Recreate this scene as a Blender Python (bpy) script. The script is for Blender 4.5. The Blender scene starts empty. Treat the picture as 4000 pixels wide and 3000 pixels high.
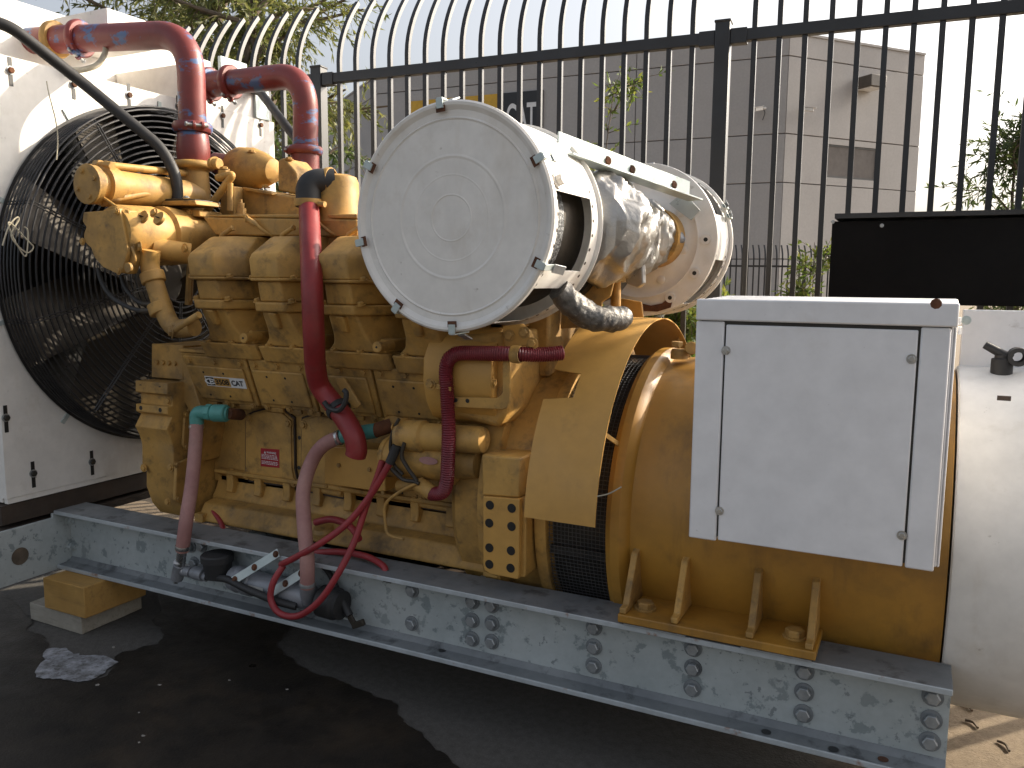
import bpy, bmesh, math, random
from mathutils import Vector, Matrix, noise
random.seed(7)
S = bpy.context.scene
COL = S.collection
R = math.radians
# ---------------------------------------------------------------- camera, sky, sun, exposure
cam = bpy.data.cameras.new('camera'); camo = bpy.data.objects.new('camera', cam); COL.objects.link(camo)
cam.sensor_width = 36; cam.lens = 28.836; cam.clip_start = .05; cam.clip_end = 3000
camo.matrix_world = Matrix.Translation((3.235,-2.171,1.441)) @ Matrix([[0.89604, -0.06223, 0.43959], [0.4439, 0.10751, -0.8896], [0.0081, 0.99225, 0.12395]]).to_4x4()
S.camera = camo
SUN_AZ, SUN_EL = R(49), R(28)          # azimuth from +X towards +Y
w = bpy.data.worlds.new('World'); S.world = w; w.use_nodes = True
nt = w.node_tree
sky = nt.nodes.new('ShaderNodeTexSky'); sky.sky_type = 'NISHITA'; sky.sun_disc = False
sky.sun_elevation = SUN_EL; sky.sun_rotation = R(90) - SUN_AZ
sky.air_density = 1.0; sky.dust_density = 8; sky.ozone_density = 1.0; sky.altitude = 50
bg = nt.nodes['Background']; bg.inputs[1].default_value = .15
hs = nt.nodes.new('ShaderNodeHueSaturation'); hs.inputs['Saturation'].default_value = .45      # milky, hazy sky
nt.links.new(sky.outputs[0], hs.inputs['Color']); nt.links.new(hs.outputs[0], bg.inputs[0])
sl = bpy.data.lights.new('sun', 'SUN'); sl.energy = 4.2; sl.angle = R(.6); sl.color = (1, .87, .68)
slo = bpy.data.objects.new('sun', sl); COL.objects.link(slo)
SUN = Vector((math.cos(SUN_EL) * math.cos(SUN_AZ), math.cos(SUN_EL) * math.sin(SUN_AZ), math.sin(SUN_EL)))
slo.rotation_euler = SUN.to_track_quat('Z', 'Y').to_euler(); slo.location = SUN * 30
S.view_settings.view_transform = 'Standard'; S.view_settings.look = 'None'; S.view_settings.gamma = 1
S.view_settings.exposure = 0.9
try: S.view_settings.use_curve_mapping = False
except Exception: pass
S.render.resolution_x, S.render.resolution_y = 1024, 768

# ---------------------------------------------------------------- materials
def mat(name, c, c2=None, sc=3.0, rough=.55, metal=0.0, layers=(), bump=0.0, bsc=80.0, lo=.35, hi=.65, rvar=.12, spec=.5):
    """layers: (colour, scale, lo, hi, strength, (sx,sy,sz) stretch)"""
    m = bpy.data.materials.new(name); m.use_nodes = True
    t = m.node_tree; N = t.nodes; L = t.links
    b = N['Principled BSDF']
    geo = N.new('ShaderNodeNewGeometry')
    def nz(scale, detail=5, stretch=None, rough_=.6, off=0):
        vec = geo.outputs['Position']
        mp = N.new('ShaderNodeMapping'); mp.inputs['Scale'].default_value = stretch or (1, 1, 1)
        mp.inputs['Location'].default_value = (off, off * .7, off * 1.3)
        L.new(vec, mp.inputs['Vector'])
        n = N.new('ShaderNodeTexNoise'); n.inputs['Scale'].default_value = scale
        n.inputs['Detail'].default_value = detail; n.inputs['Roughness'].default_value = rough_
        L.new(mp.outputs[0], n.inputs['Vector']); return n.outputs['Fac']
    def ramp(src, a, bb):
        r = N.new('ShaderNodeMapRange'); r.inputs['From Min'].default_value = a; r.inputs['From Max'].default_value = bb
        L.new(src, r.inputs['Value']); return r.outputs['Result']
    def mix(fac, A, B):
        x = N.new('ShaderNodeMix'); x.data_type = 'RGBA'
        if isinstance(fac, float): x.inputs[0].default_value = fac
        else: L.new(fac, x.inputs[0])
        for i, v in ((6, A), (7, B)):
            if isinstance(v, tuple): x.inputs[i].default_value = (*v, 1)
            else: L.new(v, x.inputs[i])
        return x.outputs[2]
    col = mix(ramp(nz(sc), lo, hi), c, c2 or tuple(v * .82 for v in c))
    fine = nz(bsc * .6, 3, off=3.1)
    col = mix(ramp(fine, .3, .75), col, mix(.12, col, (0.02, .018, .015)))
    rn = ramp(nz(sc * 2.7, off=9), .25, .75)
    rr = N.new('ShaderNodeMapRange'); rr.inputs['To Min'].default_value = max(.03, rough - rvar); rr.inputs['To Max'].default_value = min(1, rough + rvar)
    L.new(rn, rr.inputs['Value']); L.new(rr.outputs['Result'], b.inputs['Roughness'])
    for i, ly in enumerate(layers):
        lc, ls, a, bb, st = ly[:5]; sx = ly[5] if len(ly) > 5 else None
        f = ramp(nz(ls, 6, sx, .65, off=5.3 * (i + 1)), a, bb)
        mu = N.new('ShaderNodeMath'); mu.operation = 'MULTIPLY'; mu.inputs[1].default_value = st; L.new(f, mu.inputs[0])
        col = mix(mu.outputs[0], col, lc)
    L.new(col, b.inputs['Base Color'])
    b.inputs['Metallic'].default_value = metal
    b.inputs['Specular IOR Level'].default_value = spec
    if bump:
        bp = N.new('ShaderNodeBump'); bp.inputs['Strength'].default_value = bump; bp.inputs['Distance'].default_value = .004
        L.new(nz(bsc, 4, off=1.7), bp.inputs['Height']); L.new(bp.outputs[0], b.inputs['Normal'])
    return m
M = {}
grime = (.07, .05, .028)
M['yellow'] = mat('yellow_paint', (.55, .315, .08), (.46, .255, .06), 5, .62, layers=((grime, 3.2, .47, .68, .65), (grime, 16, .53, .70, .65), ((.16, .1, .045), 4, .5, .75, .5, (1, 1, .3)), ((.33, .22, .10), 7, .55, .8, .6)), bump=.12, bsc=90)
M['yellow2'] = mat('yellow_sheet_paint', (.56, .31, .075), (.50, .275, .065), 3, .5, layers=((grime, 9, .62, .85, .4), ((.25, .15, .05), 2.2, .55, .8, .3, (1, 1, .3))), bump=.05, bsc=40)
M['yellow3'] = mat('amber_barrel_paint', (.46, .235, .035), (.36, .175, .026), 2.5, .45, layers=((grime, 4, .52, .72, .55), ((.10, .06, .025), 6, .55, .72, .65, (1, 1, .18)), ((.6, .5, .3), 26, .72, .78, .5)), bump=.06, bsc=50)
M['white'] = mat('white_paint', (.80, .775, .73), (.74, .715, .67), 3, .45, layers=(((.42, .33, .22), 3.2, .54, .78, .5, (1, 1, .35)), ((.2, .16, .11), 24, .66, .74, .6), ((.5, .45, .37), 9, .58, .75, .35)), bump=.05, bsc=30)
M['whitebox'] = mat('white_cabinet_paint', (.81, .80, .80), (.76, .755, .76), 2, .38, layers=(((.4, .33, .24), 3.4, .6, .85, .4), ((.22, .18, .14), 30, .7, .77, .6), ((.35, .31, .27), 6, .66, .72, .4, (1, 1, 2.2))), bump=.04, bsc=25)
M['rust'] = mat('rust', (.16, .06, .025), (.07, .03, .015), 20, .9, bump=.4, bsc=120)
M['red'] = mat('red_pipe_paint', (.225, .042, .036), (.16, .03, .027), 5, .42, layers=(((.045, .14, .31), 5.5, .565, .62, .85, (1.6, 1, 2.6)), ((.5, .26, .2), 8, .62, .85, .35), (grime, 10, .62, .85, .4)), bump=.08, bsc=70)
M['redhose'] = mat('red_rubber', (.29, .026, .027), (.21, .02, .021), 8, .48, layers=(((.16, .07, .055), 9, .6, .85, .5),), bump=.08, bsc=100)
M['darkred'] = mat('dark_red_conduit', (.20, .018, .03), (.14, .014, .02), 12, .4, layers=(((.15, .09, .06), 9, .6, .85, .5),), bump=.05)
M['cable'] = mat('red_cable_rubber', (.33, .03, .035), (.25, .022, .028), 10, .5, layers=(((.10, .06, .05), 7, .55, .8, .6),), bump=.1, bsc=110)
M['pink'] = mat('faded_pink_hose', (.42, .23, .20), (.34, .165, .15), 7, .7, layers=(((.16, .11, .09), 4.5, .55, .8, .6), ((.30, .05, .045), 12, .72, .78, .8)), bump=.15, bsc=120)
M['teal'] = mat('teal_paint', (.09, .33, .30), (.07, .25, .22), 9, .45, layers=((grime, 8, .6, .85, .4),), bump=.08)
M['black'] = mat('black_paint', (.014, .014, .015), (.02, .02, .021), 4, .42, layers=(((.1, .09, .07), 16, .68, .8, .35),), bump=.05)
M['rubber'] = mat('black_rubber', (.018, .018, .019), (.03, .029, .028), 6, .6, layers=(((.12, .11, .1), 12, .62, .85, .35),), bump=.12, bsc=100)
M['fence'] = mat('black_powder_coat', (.015, .015, .016), (.02, .02, .021), 3, .38, bump=.03)
M['blackbox'] = mat('black_tarp_panel', (.005, .005, .0055), (.008, .008, .0085), 2, .7, bump=.05, spec=.06)
M['galv'] = mat('galvanised_steel', (.46, .50, .50), (.38, .42, .42), 3.5, .5, .15, layers=(((.20, .235, .24), 14, .56, .60, .8), ((.15, .17, .18), 34, .62, .66, .75), ((.52, .52, .48), 2.4, .5, .8, .4)), bump=.06, bsc=60)
M['galvedge'] = mat('worn_flange_edge', (.50, .54, .56), (.40, .43, .44), 9, .5, .2, layers=(((.24, .10, .035), 11, .6, .68, .8), ((.45, .26, .05), 5, .66, .7, .8)), bump=.15, bsc=90)
M['galvlight'] = mat('galvanised_bracket', (.50, .56, .55), (.43, .50, .49), 6, .4, .3, layers=(((.25, .12, .05), 7, .64, .75, .6),), bump=.04)
M['zinc'] = mat('zinc_bolt', (.42, .44, .45), (.30, .32, .33), 30, .42, .6, layers=(((.2, .13, .08), 20, .6, .8, .5),))
M['steel'] = mat('bright_steel', (.55, .55, .54), (.42, .42, .41), 20, .3, .9)
M['foil'] = mat('aluminised_insulation', (.46, .44, .41), (.36, .345, .32), 9, .36, .8, layers=(((.25, .22, .18), 12, .56, .75, .5),), bump=.9, bsc=28)
M['foildark'] = mat('worn_foil_sleeve', (.20, .19, .175), (.10, .095, .09), 40, .5, .5, layers=(((.5, .48, .44), 60, .58, .7, .6),), bump=.8, bsc=90)
M['grille'] = mat('expanded_metal', (.05, .052, .055), (.3, .31, .32), 140, .4, .6, lo=.5, hi=.56, bump=.8, bsc=160)
M['darkmetal'] = mat('dark_steel', (.03, .029, .027), (.05, .046, .04), 10, .5, .4, layers=(((.14, .08, .04), 14, .62, .8, .4),), bump=.1)
M['wire'] = mat('steel_wire', (.085, .085, .085), (.12, .115, .11), 30, .4, .6)
M['guardwire'] = mat('fan_guard_wire', (.035, .036, .04), (.06, .06, .063), 12, .36, .5)
M['blade'] = mat('fan_blade', (.04, .029, .017), (.025, .019, .012), 8, .6, layers=((grime, 8, .5, .8, .6),))
M['brown'] = mat('rusty_brown_frame', (.035, .026, .02), (.06, .04, .028), 6, .8, bump=.2)
M['castgrey'] = mat('grey_cast_alloy', (.30, .31, .33), (.22, .23, .25), 12, .5, .3, layers=((grime, 10, .6, .8, .5),), bump=.15)
M['wood1'] = mat('yellow_timber', (.46, .27, .075), (.40, .22, .055), 5, .8, layers=(((.18, .10, .04), 6, .5, .75, .55, (1, 8, 8)), ((.06, .04, .025), 9, .66, .74, .7)), bump=.25, bsc=60)
M['wood2'] = mat('grey_timber', (.38, .35, .29), (.30, .27, .22), 5, .85, layers=(((.14, .12, .09), 7, .5, .72, .6, (1, 9, 9)), ((.08, .07, .05), 12, .66, .74, .5)), bump=.35, bsc=60)
M['string'] = mat('cotton_string', (.5, .46, .36), (.4, .36, .27), 30, .9)
M['beige'] = mat('beige_render', (.43, .415, .405), (.395, .382, .372), .6, .9, layers=(((.33, .315, .305), .25, .5, .8, .3, (1, 1, .3)),), bump=.05, bsc=30)
M['joint'] = mat('wall_joint', (.17, .155, .145), None, 5, .9)
M['glass'] = mat('dark_window_glass', (.025, .028, .03), (.04, .044, .047), 1.2, .12, spec=.12, rvar=.02)
M['winframe'] = mat('dark_window_frame', (.07, .07, .07), None, 5, .5)
M['lampbody'] = mat('bronze_lamp_body', (.10, .085, .07), None, 5, .5)
M['signyellow'] = mat('sign_yellow', (.66, .38, .02), None, 5, .4)
M['signwhite'] = mat('sign_white', (.8, .8, .8), None, 5, .4)
M['signblack'] = mat('sign_black', (.012, .012, .013), None, 5, .4)
M['labelred'] = mat('red_label', (.42, .02, .03), None, 9, .4)
M['bark'] = mat('bark', (.16, .12, .085), (.09, .07, .05), 14, .9, bump=.5, bsc=40)
M['ink'] = mat('black_ink', (.012, .011, .011), None, 5, .5)
M['dirtygalv'] = mat('oily_galvanised_flange', (.17, .185, .195), (.24, .255, .26), 5, .6, .15, layers=(((.05, .052, .055), 9, .55, .65, .7), ((.3, .32, .32), 22, .66, .75, .5)), bump=.1, bsc=60)
M['tan'] = mat('badge_tan', (.5, .27, .06), None, 9, .5)
M['flake'] = mat('dull_flake', (.30, .28, .25), None, 12, .8)
M['paper'] = mat('pale_sticker', (.62, .60, .54), None, 12, .6)

def leafmat(name, a, b_, c_):
    m = bpy.data.materials.new(name); m.use_nodes = True; t = m.node_tree; N = t.nodes; L = t.links
    b = N['Principled BSDF']; g = N.new('ShaderNodeNewGeometry')
    cr = N.new('ShaderNodeValToRGB'); L.new(g.outputs['Random Per Island'], cr.inputs[0])
    e = cr.color_ramp.elements; e[0].color = (*a, 1); e[1].color = (*c_, 1); x = e.new(.55); x.color = (*b_, 1)
    L.new(cr.outputs[0], b.inputs['Base Color']); b.inputs['Roughness'].default_value = .5
    tr = N.new('ShaderNodeBsdfTranslucent'); L.new(cr.outputs[0], tr.inputs[0])
    mx = N.new('ShaderNodeMixShader'); mx.inputs[0].default_value = .4
    L.new(b.outputs[0], mx.inputs[1]); L.new(tr.outputs[0], mx.inputs[2]); L.new(mx.outputs[0], N['Material Output'].inputs[0])
    return m
M['leaf'] = leafmat('willow_leaf', (.07, .09, .02), (.13, .15, .04), (.26, .25, .07))
M['leaf2'] = leafmat('shrub_leaf', (.07, .11, .02), (.13, .19, .03), (.26, .26, .05))
M['leaf3'] = leafmat('tree_leaf', (.045, .075, .02), (.08, .12, .03), (.13, .16, .05))

# ground: dry pavement, wet oil patch with lobed edge, tan dusty strip under the fence
def groundmat():
    m = bpy.data.materials.new('stained_pavement'); m.use_nodes = True; t = m.node_tree; N = t.nodes; L = t.links
    b = N['Principled BSDF']; g = N.new('ShaderNodeNewGeometry')
    def nz(scale, detail=6, rough_=.62):
        n = N.new('ShaderNodeTexNoise'); n.inputs['Scale'].default_value = scale; n.inputs['Detail'].default_value = detail; n.inputs['Roughness'].default_value = rough_
        L.new(g.outputs['Position'], n.inputs['Vector']); return n
    def mr(src, a, bb, c=0, d=1):
        r = N.new('ShaderNodeMapRange'); r.inputs[1].default_value = a; r.inputs[2].default_value = bb; r.inputs[3].default_value = c; r.inputs[4].default_value = d
        L.new(src, r.inputs[0]); return r.outputs[0]
    def mth(op, A, B=None):
        x = N.new('ShaderNodeMath'); x.operation = op
        for i, v in enumerate((A, B)):
            if v is None: continue
            if isinstance(v, (int, float)): x.inputs[i].default_value = v
            else: L.new(v, x.inputs[i])
        return x.outputs[0]
    def mix(f, A, B):
        x = N.new('ShaderNodeMix'); x.data_type = 'RGBA'
        if isinstance(f, float): x.inputs[0].default_value = f
        else: L.new(f, x.inputs[0])
        for i, v in ((6, A), (7, B)):
            if isinstance(v, tuple): x.inputs[i].default_value = (*v, 1)
            else: L.new(v, x.inputs[i])
        return x.outputs[2]
    # distorted position
    dn = nz(5.5, 5); sub = N.new('ShaderNodeVectorMath'); sub.operation = 'SUBTRACT'; L.new(dn.outputs['Color'], sub.inputs[0]); sub.inputs[1].default_value = (.5, .5, .5)
    sc = N.new('ShaderNodeVectorMath'); sc.operation = 'SCALE'; sc.inputs['Scale'].default_value = .26; L.new(sub.outputs[0], sc.inputs[0])
    ad = N.new('ShaderNodeVectorMath'); ad.operation = 'ADD'; L.new(g.outputs['Position'], ad.inputs[0]); L.new(sc.outputs[0], ad.inputs[1])
    def blob(cx, cy, rx, ry, ang=0, soft=.08):
        mp = N.new('ShaderNodeMapping'); mp.vector_type = 'TEXTURE'
        mp.inputs['Location'].default_value = (cx, cy, 0); mp.inputs['Rotation'].default_value = (0, 0, R(ang)); mp.inputs['Scale'].default_value = (rx, ry, 1000)
        L.new(ad.outputs[0], mp.inputs[0]); ln = N.new('ShaderNodeVectorMath'); ln.operation = 'LENGTH'; L.new(mp.outputs[0], ln.inputs[0])
        return mr(ln.outputs['Value'], 1 + soft, 1 - soft)
    dry = mix(mr(nz(38, 5).outputs['Fac'], .3, .7), (.105, .099, .09), (.07, .065, .058))
    dry = mix(mr(nz(190, 2).outputs['Fac'], .55, .75), dry, (.13, .125, .118))
    tan = mix(mr(nz(30, 6).outputs['Fac'], .3, .7), (.235, .185, .13), (.16, .125, .088))
    tan = mix(mr(nz(140, 3).outputs['Fac'], .58, .7), tan, (.08, .06, .04))
    sep = N.new('ShaderNodeSeparateXYZ'); L.new(ad.outputs[0], sep.inputs[0])
    tf = mth('MAXIMUM', mr(sep.outputs[1], .62, .9), mr(mth('ADD', sep.outputs[0], mth('MULTIPLY', sep.outputs[1], .9)), 3.35, 3.6))
    base = mix(tf, dry, tan)
    wet = blob(.2, -3.05, .75, .40, 12)
    hole = mth('MAXIMUM', blob(.36, -.24, .36, .17, -4), blob(.22, -.52, .15, .15, 0))
    wet = mth('MULTIPLY', wet, mth('SUBTRACT', 1.0, hole))
    wetc = mix(mr(nz(9, 6).outputs['Fac'], .35, .7), (.010, .0085, .007), (.022, .018, .013))
    col = mix(mth('MULTIPLY', wet, .95), base, wetc)
    halo = blob(.0, -.75, .55, .3, 20, .5)
    col = mix(mth('MULTIPLY', halo, .25), col, (.16, .10, .05))
    L.new(col, b.inputs['Base Color'])
    rg = mr(wet, 0, 1, .92, .55); L.new(rg, b.inputs['Roughness'])
    b.inputs['Specular IOR Level'].default_value = .3
    bp = N.new('ShaderNodeBump'); bp.inputs['Strength'].default_value = .5; bp.inputs['Distance'].default_value = .006
    L.new(nz(110, 5).outputs['Fac'], bp.inputs['Height']); L.new(bp.outputs[0], b.inputs['Normal'])
    return m
M['ground'] = groundmat()
M['wet'] = mat('oily_wet_pavement', (.014, .012, .010), (.026, .021, .016), 4, .55, layers=(((.045, .032, .02), 1.6, .52, .7, .8), ((.006, .0055, .005), 7, .5, .7, .7)), bump=.5, bsc=110, spec=.25)
M['chalk'] = mat('dried_chalky_residue', (.30, .31, .335), (.12, .118, .115), 26, .9, layers=(((.07, .066, .06), 60, .52, .62, .8), ((.45, .46, .49), 9, .55, .7, .7)), bump=.5, bsc=120)

# ---------------------------------------------------------------- geometry helpers
def V(p): return Vector(p)
def frame(d):
    d = V(d).normalized(); a = Vector((0, 0, 1)) if abs(d.z) < .95 else Vector((1, 0, 0))
    u = d.cross(a).normalized(); return u, u.cross(d).normalized(), d
def catmull(pts, n=8, closed=False):
    P = [V(p) for p in pts]; out = []; m = len(P)
    for i in range(m if closed else m - 1):
        if closed: a, b, c, d = P[i - 1], P[i], P[(i + 1) % m], P[(i + 2) % m]
        else: a, b, c, d = P[max(i - 1, 0)], P[i], P[i + 1], P[min(i + 2, m - 1)]
        for k in range(n):
            t = k / n; out.append(.5 * ((2 * b) + (c - a) * t + (2 * a - 5 * b + 4 * c - d) * t * t + (3 * b - a - 3 * c + d) * t ** 3))
    if not closed: out.append(P[-1])
    return out
def fillet(pts, r, n=8):
    P = [V(p) for p in pts]; out = [P[0]]
    for i in range(1, len(P) - 1):
        a, b, c = P[i - 1], P[i], P[i + 1]; d1 = (a - b); d2 = (c - b)
        rr = r[i - 1] if isinstance(r, (list, tuple)) else r
        t = min(rr, d1.length * .49, d2.length * .49); p, q = b + d1.normalized() * t, b + d2.normalized() * t
        for k in range(n + 1):
            s = k / n; out.append((1 - s) ** 2 * p + 2 * s * (1 - s) * b + s * s * q)
    out.append(P[-1]); return out
class G:
    def __init__(s): s.v = []; s.f = []
    def add(s, vs, fs):
        o = len(s.v); s.v += [V(p) for p in vs]; s.f += [[i + o for i in f] for f in fs]; return s
    def box(s, x0, x1, y0, y1, z0, z1):
        return s.add([(x, y, z) for x in (x0, x1) for y in (y0, y1) for z in (z0, z1)], [(0, 1, 3, 2), (4, 6, 7, 5), (0, 4, 5, 1), (2, 3, 7, 6), (0, 2, 6, 4), (1, 5, 7, 3)])
    def bar(s, p0, p1, w, h, up=(0, 0, 1)):
        p0, p1 = V(p0), V(p1); d = (p1 - p0).normalized(); r = d.cross(V(up)).normalized() * w / 2; u = r.cross(d).normalized() * h / 2
        vs = [q + a * r + b * u for q in (p0, p1) for a, b in ((-1, -1), (1, -1), (1, 1), (-1, 1))]
        return s.add(vs, [(3, 2, 1, 0), (4, 5, 6, 7), (0, 1, 5, 4), (1, 2, 6, 5), (2, 3, 7, 6), (3, 0, 4, 7)])
    def loft(s, rings, cap=True, closed=False):
        n = len(rings[0]); vs = [p for r in rings for p in r]; fs = []
        m = len(rings)
        for i in range(m if closed else m - 1):
            for k in range(n):
                a, b = i * n + k, i * n + (k + 1) % n; j = (i + 1) % m
                fs.append((a, b, j * n + (k + 1) % n, j * n + k))
        if cap and not closed: fs += [tuple(range(n - 1, -1, -1)), tuple(range((m - 1) * n, m * n))]
        return s.add(vs, fs)
    def prism(s, poly, vec):
        vec = V(vec); return s.loft([[V(p) for p in poly], [V(p) + vec for p in poly]])
    def cyl(s, p0, p1, r0, r1=None, n=28):
        r1 = r0 if r1 is None else r1; u, w_, d = frame(V(p1) - V(p0))
        return s.loft([[V(p) + (u * math.cos(a) + w_ * math.sin(a)) * r for a in (2 * math.pi * k / n for k in range(n))] for p, r in ((p0, r0), (p1, r1))])
    def lathe(s, o, d, prof, n=48, cap=True):
        u, w_, d = frame(d)
        return s.loft([[V(o) + d * t + (u * math.cos(a) + w_ * math.sin(a)) * r for a in (2 * math.pi * k / n for k in range(n))] for t, r in prof], cap)
    def tube(s, pts, r, n=12, closed=False, ridge=None):
        P = [V(p) for p in pts]; m = len(P); rings = []; u = None
        for i, p in enumerate(P):
            t = (P[(i + 1) % m] - P[i - 1]) if closed else (P[min(i + 1, m - 1)] - P[max(i - 1, 0)])
            t.normalize()
            if u is None: u = frame(t)[0]
            u = (u - t * u.dot(t)).normalized(); w_ = t.cross(u)
            rr = r
            if isinstance(r, (list, tuple)):
                f = i / (m - 1) * (len(r) - 1); j = min(int(f), len(r) - 2); rr = r[j] + (r[j + 1] - r[j]) * (f - j)
            if ridge: rr += ridge * (1 if i % 2 else -1)
            rings.append([p + (u * math.cos(2 * math.pi * k / n) + w_ * math.sin(2 * math.pi * k / n)) * rr for k in range(n)])
        return s.loft(rings, True, closed)
    def build(s, name, m, parent=None, bevel=0, seg=2, ang=38, smooth=True, kind=None, label=None):
        c = sum(s.v, Vector()) / len(s.v)
        me = bpy.data.meshes.new(name); me.from_pydata([p - c for p in s.v], [], s.f)
        me.materials.append(M[m] if isinstance(m, str) else m)
        bm = bmesh.new(); bm.from_mesh(me); bmesh.ops.recalc_face_normals(bm, faces=bm.faces); bm.to_mesh(me); bm.free()
        if smooth:
            me.polygons.foreach_set('use_smooth', [True] * len(me.polygons)); me.set_sharp_from_angle(angle=R(ang))
        o = bpy.data.objects.new(name, me); COL.objects.link(o); o.location = c
        if bevel:
            b = o.modifiers.new('bevel', 'BEVEL'); b.width = bevel; b.segments = seg; b.limit_method = 'ANGLE'; b.angle_limit = R(32); b.harden_normals = False
        if parent: adopt(o, parent)
        if kind: o['kind'] = kind
        if label: o['label'] = label
        return o
WL_ = {}
def adopt(o, parent):
    wp = WL_.get(parent.name, V(parent.location)); ww = V(o.location)
    WL_[o.name] = ww.copy(); o.parent = parent; o.location = ww - wp
def thing(name, label, cat, loc, group=None):
    o = bpy.data.objects.new(name, None); COL.objects.link(o); o.location = loc; o.empty_display_size = .1
    o['label'] = label; o['category'] = cat
    if group: o['group'] = group
    WL_[o.name] = V(loc); return o
def tag(o, label, cat, group=None):
    o['label'] = label; o['category'] = cat
    if group: o['group'] = group
    return o
_bolt = {}
def bolt(parent, p, d, r=.011, m='yellow', name='bolt', h=.75, washer=1.45):
    key = (m, h, washer)
    if key not in _bolt:
        g = G(); hx = [(math.cos(R(60 * k)), math.sin(R(60 * k)), 0) for k in range(6)]
        g.loft([[V(q) for q in hx], [V(q) + Vector((0, 0, h * .85)) for q in hx], [V(q) * .86 + Vector((0, 0, h)) for q in hx]])
        if washer: g.cyl((0, 0, -.05), (0, 0, .14), washer, n=14)
        me = bpy.data.meshes.new('bolt'); me.from_pydata(g.v, [], g.f); me.materials.append(M[m])
        bm = bmesh.new(); bm.from_mesh(me); bmesh.ops.recalc_face_normals(bm, faces=bm.faces); bm.to_mesh(me); bm.free(); _bolt[key] = me
    o = bpy.data.objects.new(name, _bolt[key]); COL.objects.link(o); o.location = p; o.scale = (r, r, r)
    q = V(d).to_track_quat('Z', 'Y'); o.rotation_mode = 'QUATERNION'; o.rotation_quaternion = q
    adopt(o, parent); return o
def text(parent, s, o, right, up, size, m, name='lettering', depth=.0006, bold=.0):
    cu = bpy.data.curves.new('t', 'FONT'); cu.body = s; cu.size = 1; cu.align_x = 'LEFT'; cu.extrude = 0; cu.offset = bold
    ob = bpy.data.objects.new('t', cu); COL.objects.link(ob); dg = bpy.context.evaluated_depsgraph_get(); dg.update()
    me0 = bpy.data.meshes.new_from_object(ob.evaluated_get(dg)); bpy.data.objects.remove(ob)
    right, up = V(right).normalized(), V(up).normalized(); nrm = right.cross(up)
    xs = [v.co.x for v in me0.vertices]; x0 = min(xs); wd = max(xs) - x0
    sx = size[0] / wd; hh = max(v.co.y for v in me0.vertices); sy = size[1] / hh
    g = G(); g.add([V(o) + right * (v.co.x - x0) * sx + up * v.co.y * sy + nrm * depth for v in me0.vertices], [list(p.vertices) for p in me0.polygons])
    bpy.data.meshes.remove(me0)
    return g.build(name, m, parent, smooth=False)
def clampring(parent, c, d, r, wdt, m, name='clamp', boltdir=None, thick=.016):
    c, d = V(c), V(d).normalized(); g = G()
    g.lathe(c - d * wdt / 2, d, [(0, r), (0, r + thick * .7), (wdt * .25, r + thick), (wdt * .75, r + thick), (wdt, r + thick * .7), (wdt, r)], 40, False)
    g.f += []
    o = g.build(name, m, parent, ang=50)
    if boltdir:
        b = V(boltdir).normalized(); sd = d.cross(b).normalized()
        for k in (-1, 1):
            e = G(); q = c + b * (r + thick * .8) + sd * k * .018
            e.lathe(q - sd * .006, sd, [(0, .014), (0, .016), (.012, .016), (.012, .014)], 12).bar(q - b * .02, q + b * .004, .012, wdt * .8, d)
            e.build('lug', m, o, .002)
        q = c + b * (r + thick) - sd * .045
        G().cyl(q, q + sd * .085, .006, n=8).build('clamp_bolt', 'zinc', o); bolt(o, q, -sd, .010, 'zinc', washer=0)
    return o

# ================================================================ SETTING
g = G(); g.add([(-300, -300, 0), (300, -300, 0), (300, 300, 0), (-300, 300, 0)], [(0, 1, 2, 3)])
o = g.build('ground', 'ground', smooth=False); o['kind'] = 'structure'
# ---- oil stain and dried residue on the pavement
def sheet(pts, z, name, m, jit):
    P = catmull([(p[0], p[1], 0) for p in pts], 7, True)
    P = [p + Vector((noise.noise(p * 14), noise.noise(p * 14 + Vector((7, 3, 1))), 0)) * jit + Vector((noise.noise(p * 45), noise.noise(p * 45 + Vector((2, 9, 1))), 0)) * jit * .5 for p in P]
    g = G(); g.add([(p.x, p.y, z) for p in P], [list(range(len(P)))]); o = g.build(name, m, smooth=False); o['kind'] = 'structure'
sheet([(0.943,0.379,0),(1.02,0.213,0),(1.123,0.148,0),(1.298,0.08,0),(1.434,0.079,0),(1.534,0.058,0),(1.649,0.044,0),(1.715,0.021,0),(1.779,-0.033,0),(1.848,-0.065,0),(1.943,-0.113,0),(2.063,-0.183,0),(2.219,-0.273,0),(1.895,-0.703,0),(0.965,-1.051,0),(-0.409,-0.399,0),(-0.563,-0.041,0),(-0.463,0.03,0),(-0.359,0.01,0),(-0.083,-0.078,0),(0.046,-0.163,0),(0.19,-0.183,0),(0.29,-0.261,0),(0.423,-0.371,0),(0.544,-0.388,0),(0.634,-0.357,0),(0.651,-0.257,0),(0.552,-0.148,0),(0.573,-0.074,0),(0.601,0.002,0),(0.532,0.079,0),(0.421,0.13,0),(0.334,0.24,0),(0.174,0.414,0),(0.325,0.669,0),(0.76,0.719,0)], .004, 'oil_stain', 'wet', .02)
sheet([(0.283,-0.251,0),(0.438,-0.392,0),(0.506,-0.399,0),(0.6,-0.371,0),(0.646,-0.327,0),(0.628,-0.245,0),(0.587,-0.186,0),(0.491,-0.192,0),(0.415,-0.219,0),(0.322,-0.213,0)], .006, 'dried_residue', 'chalk', .02)
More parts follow.
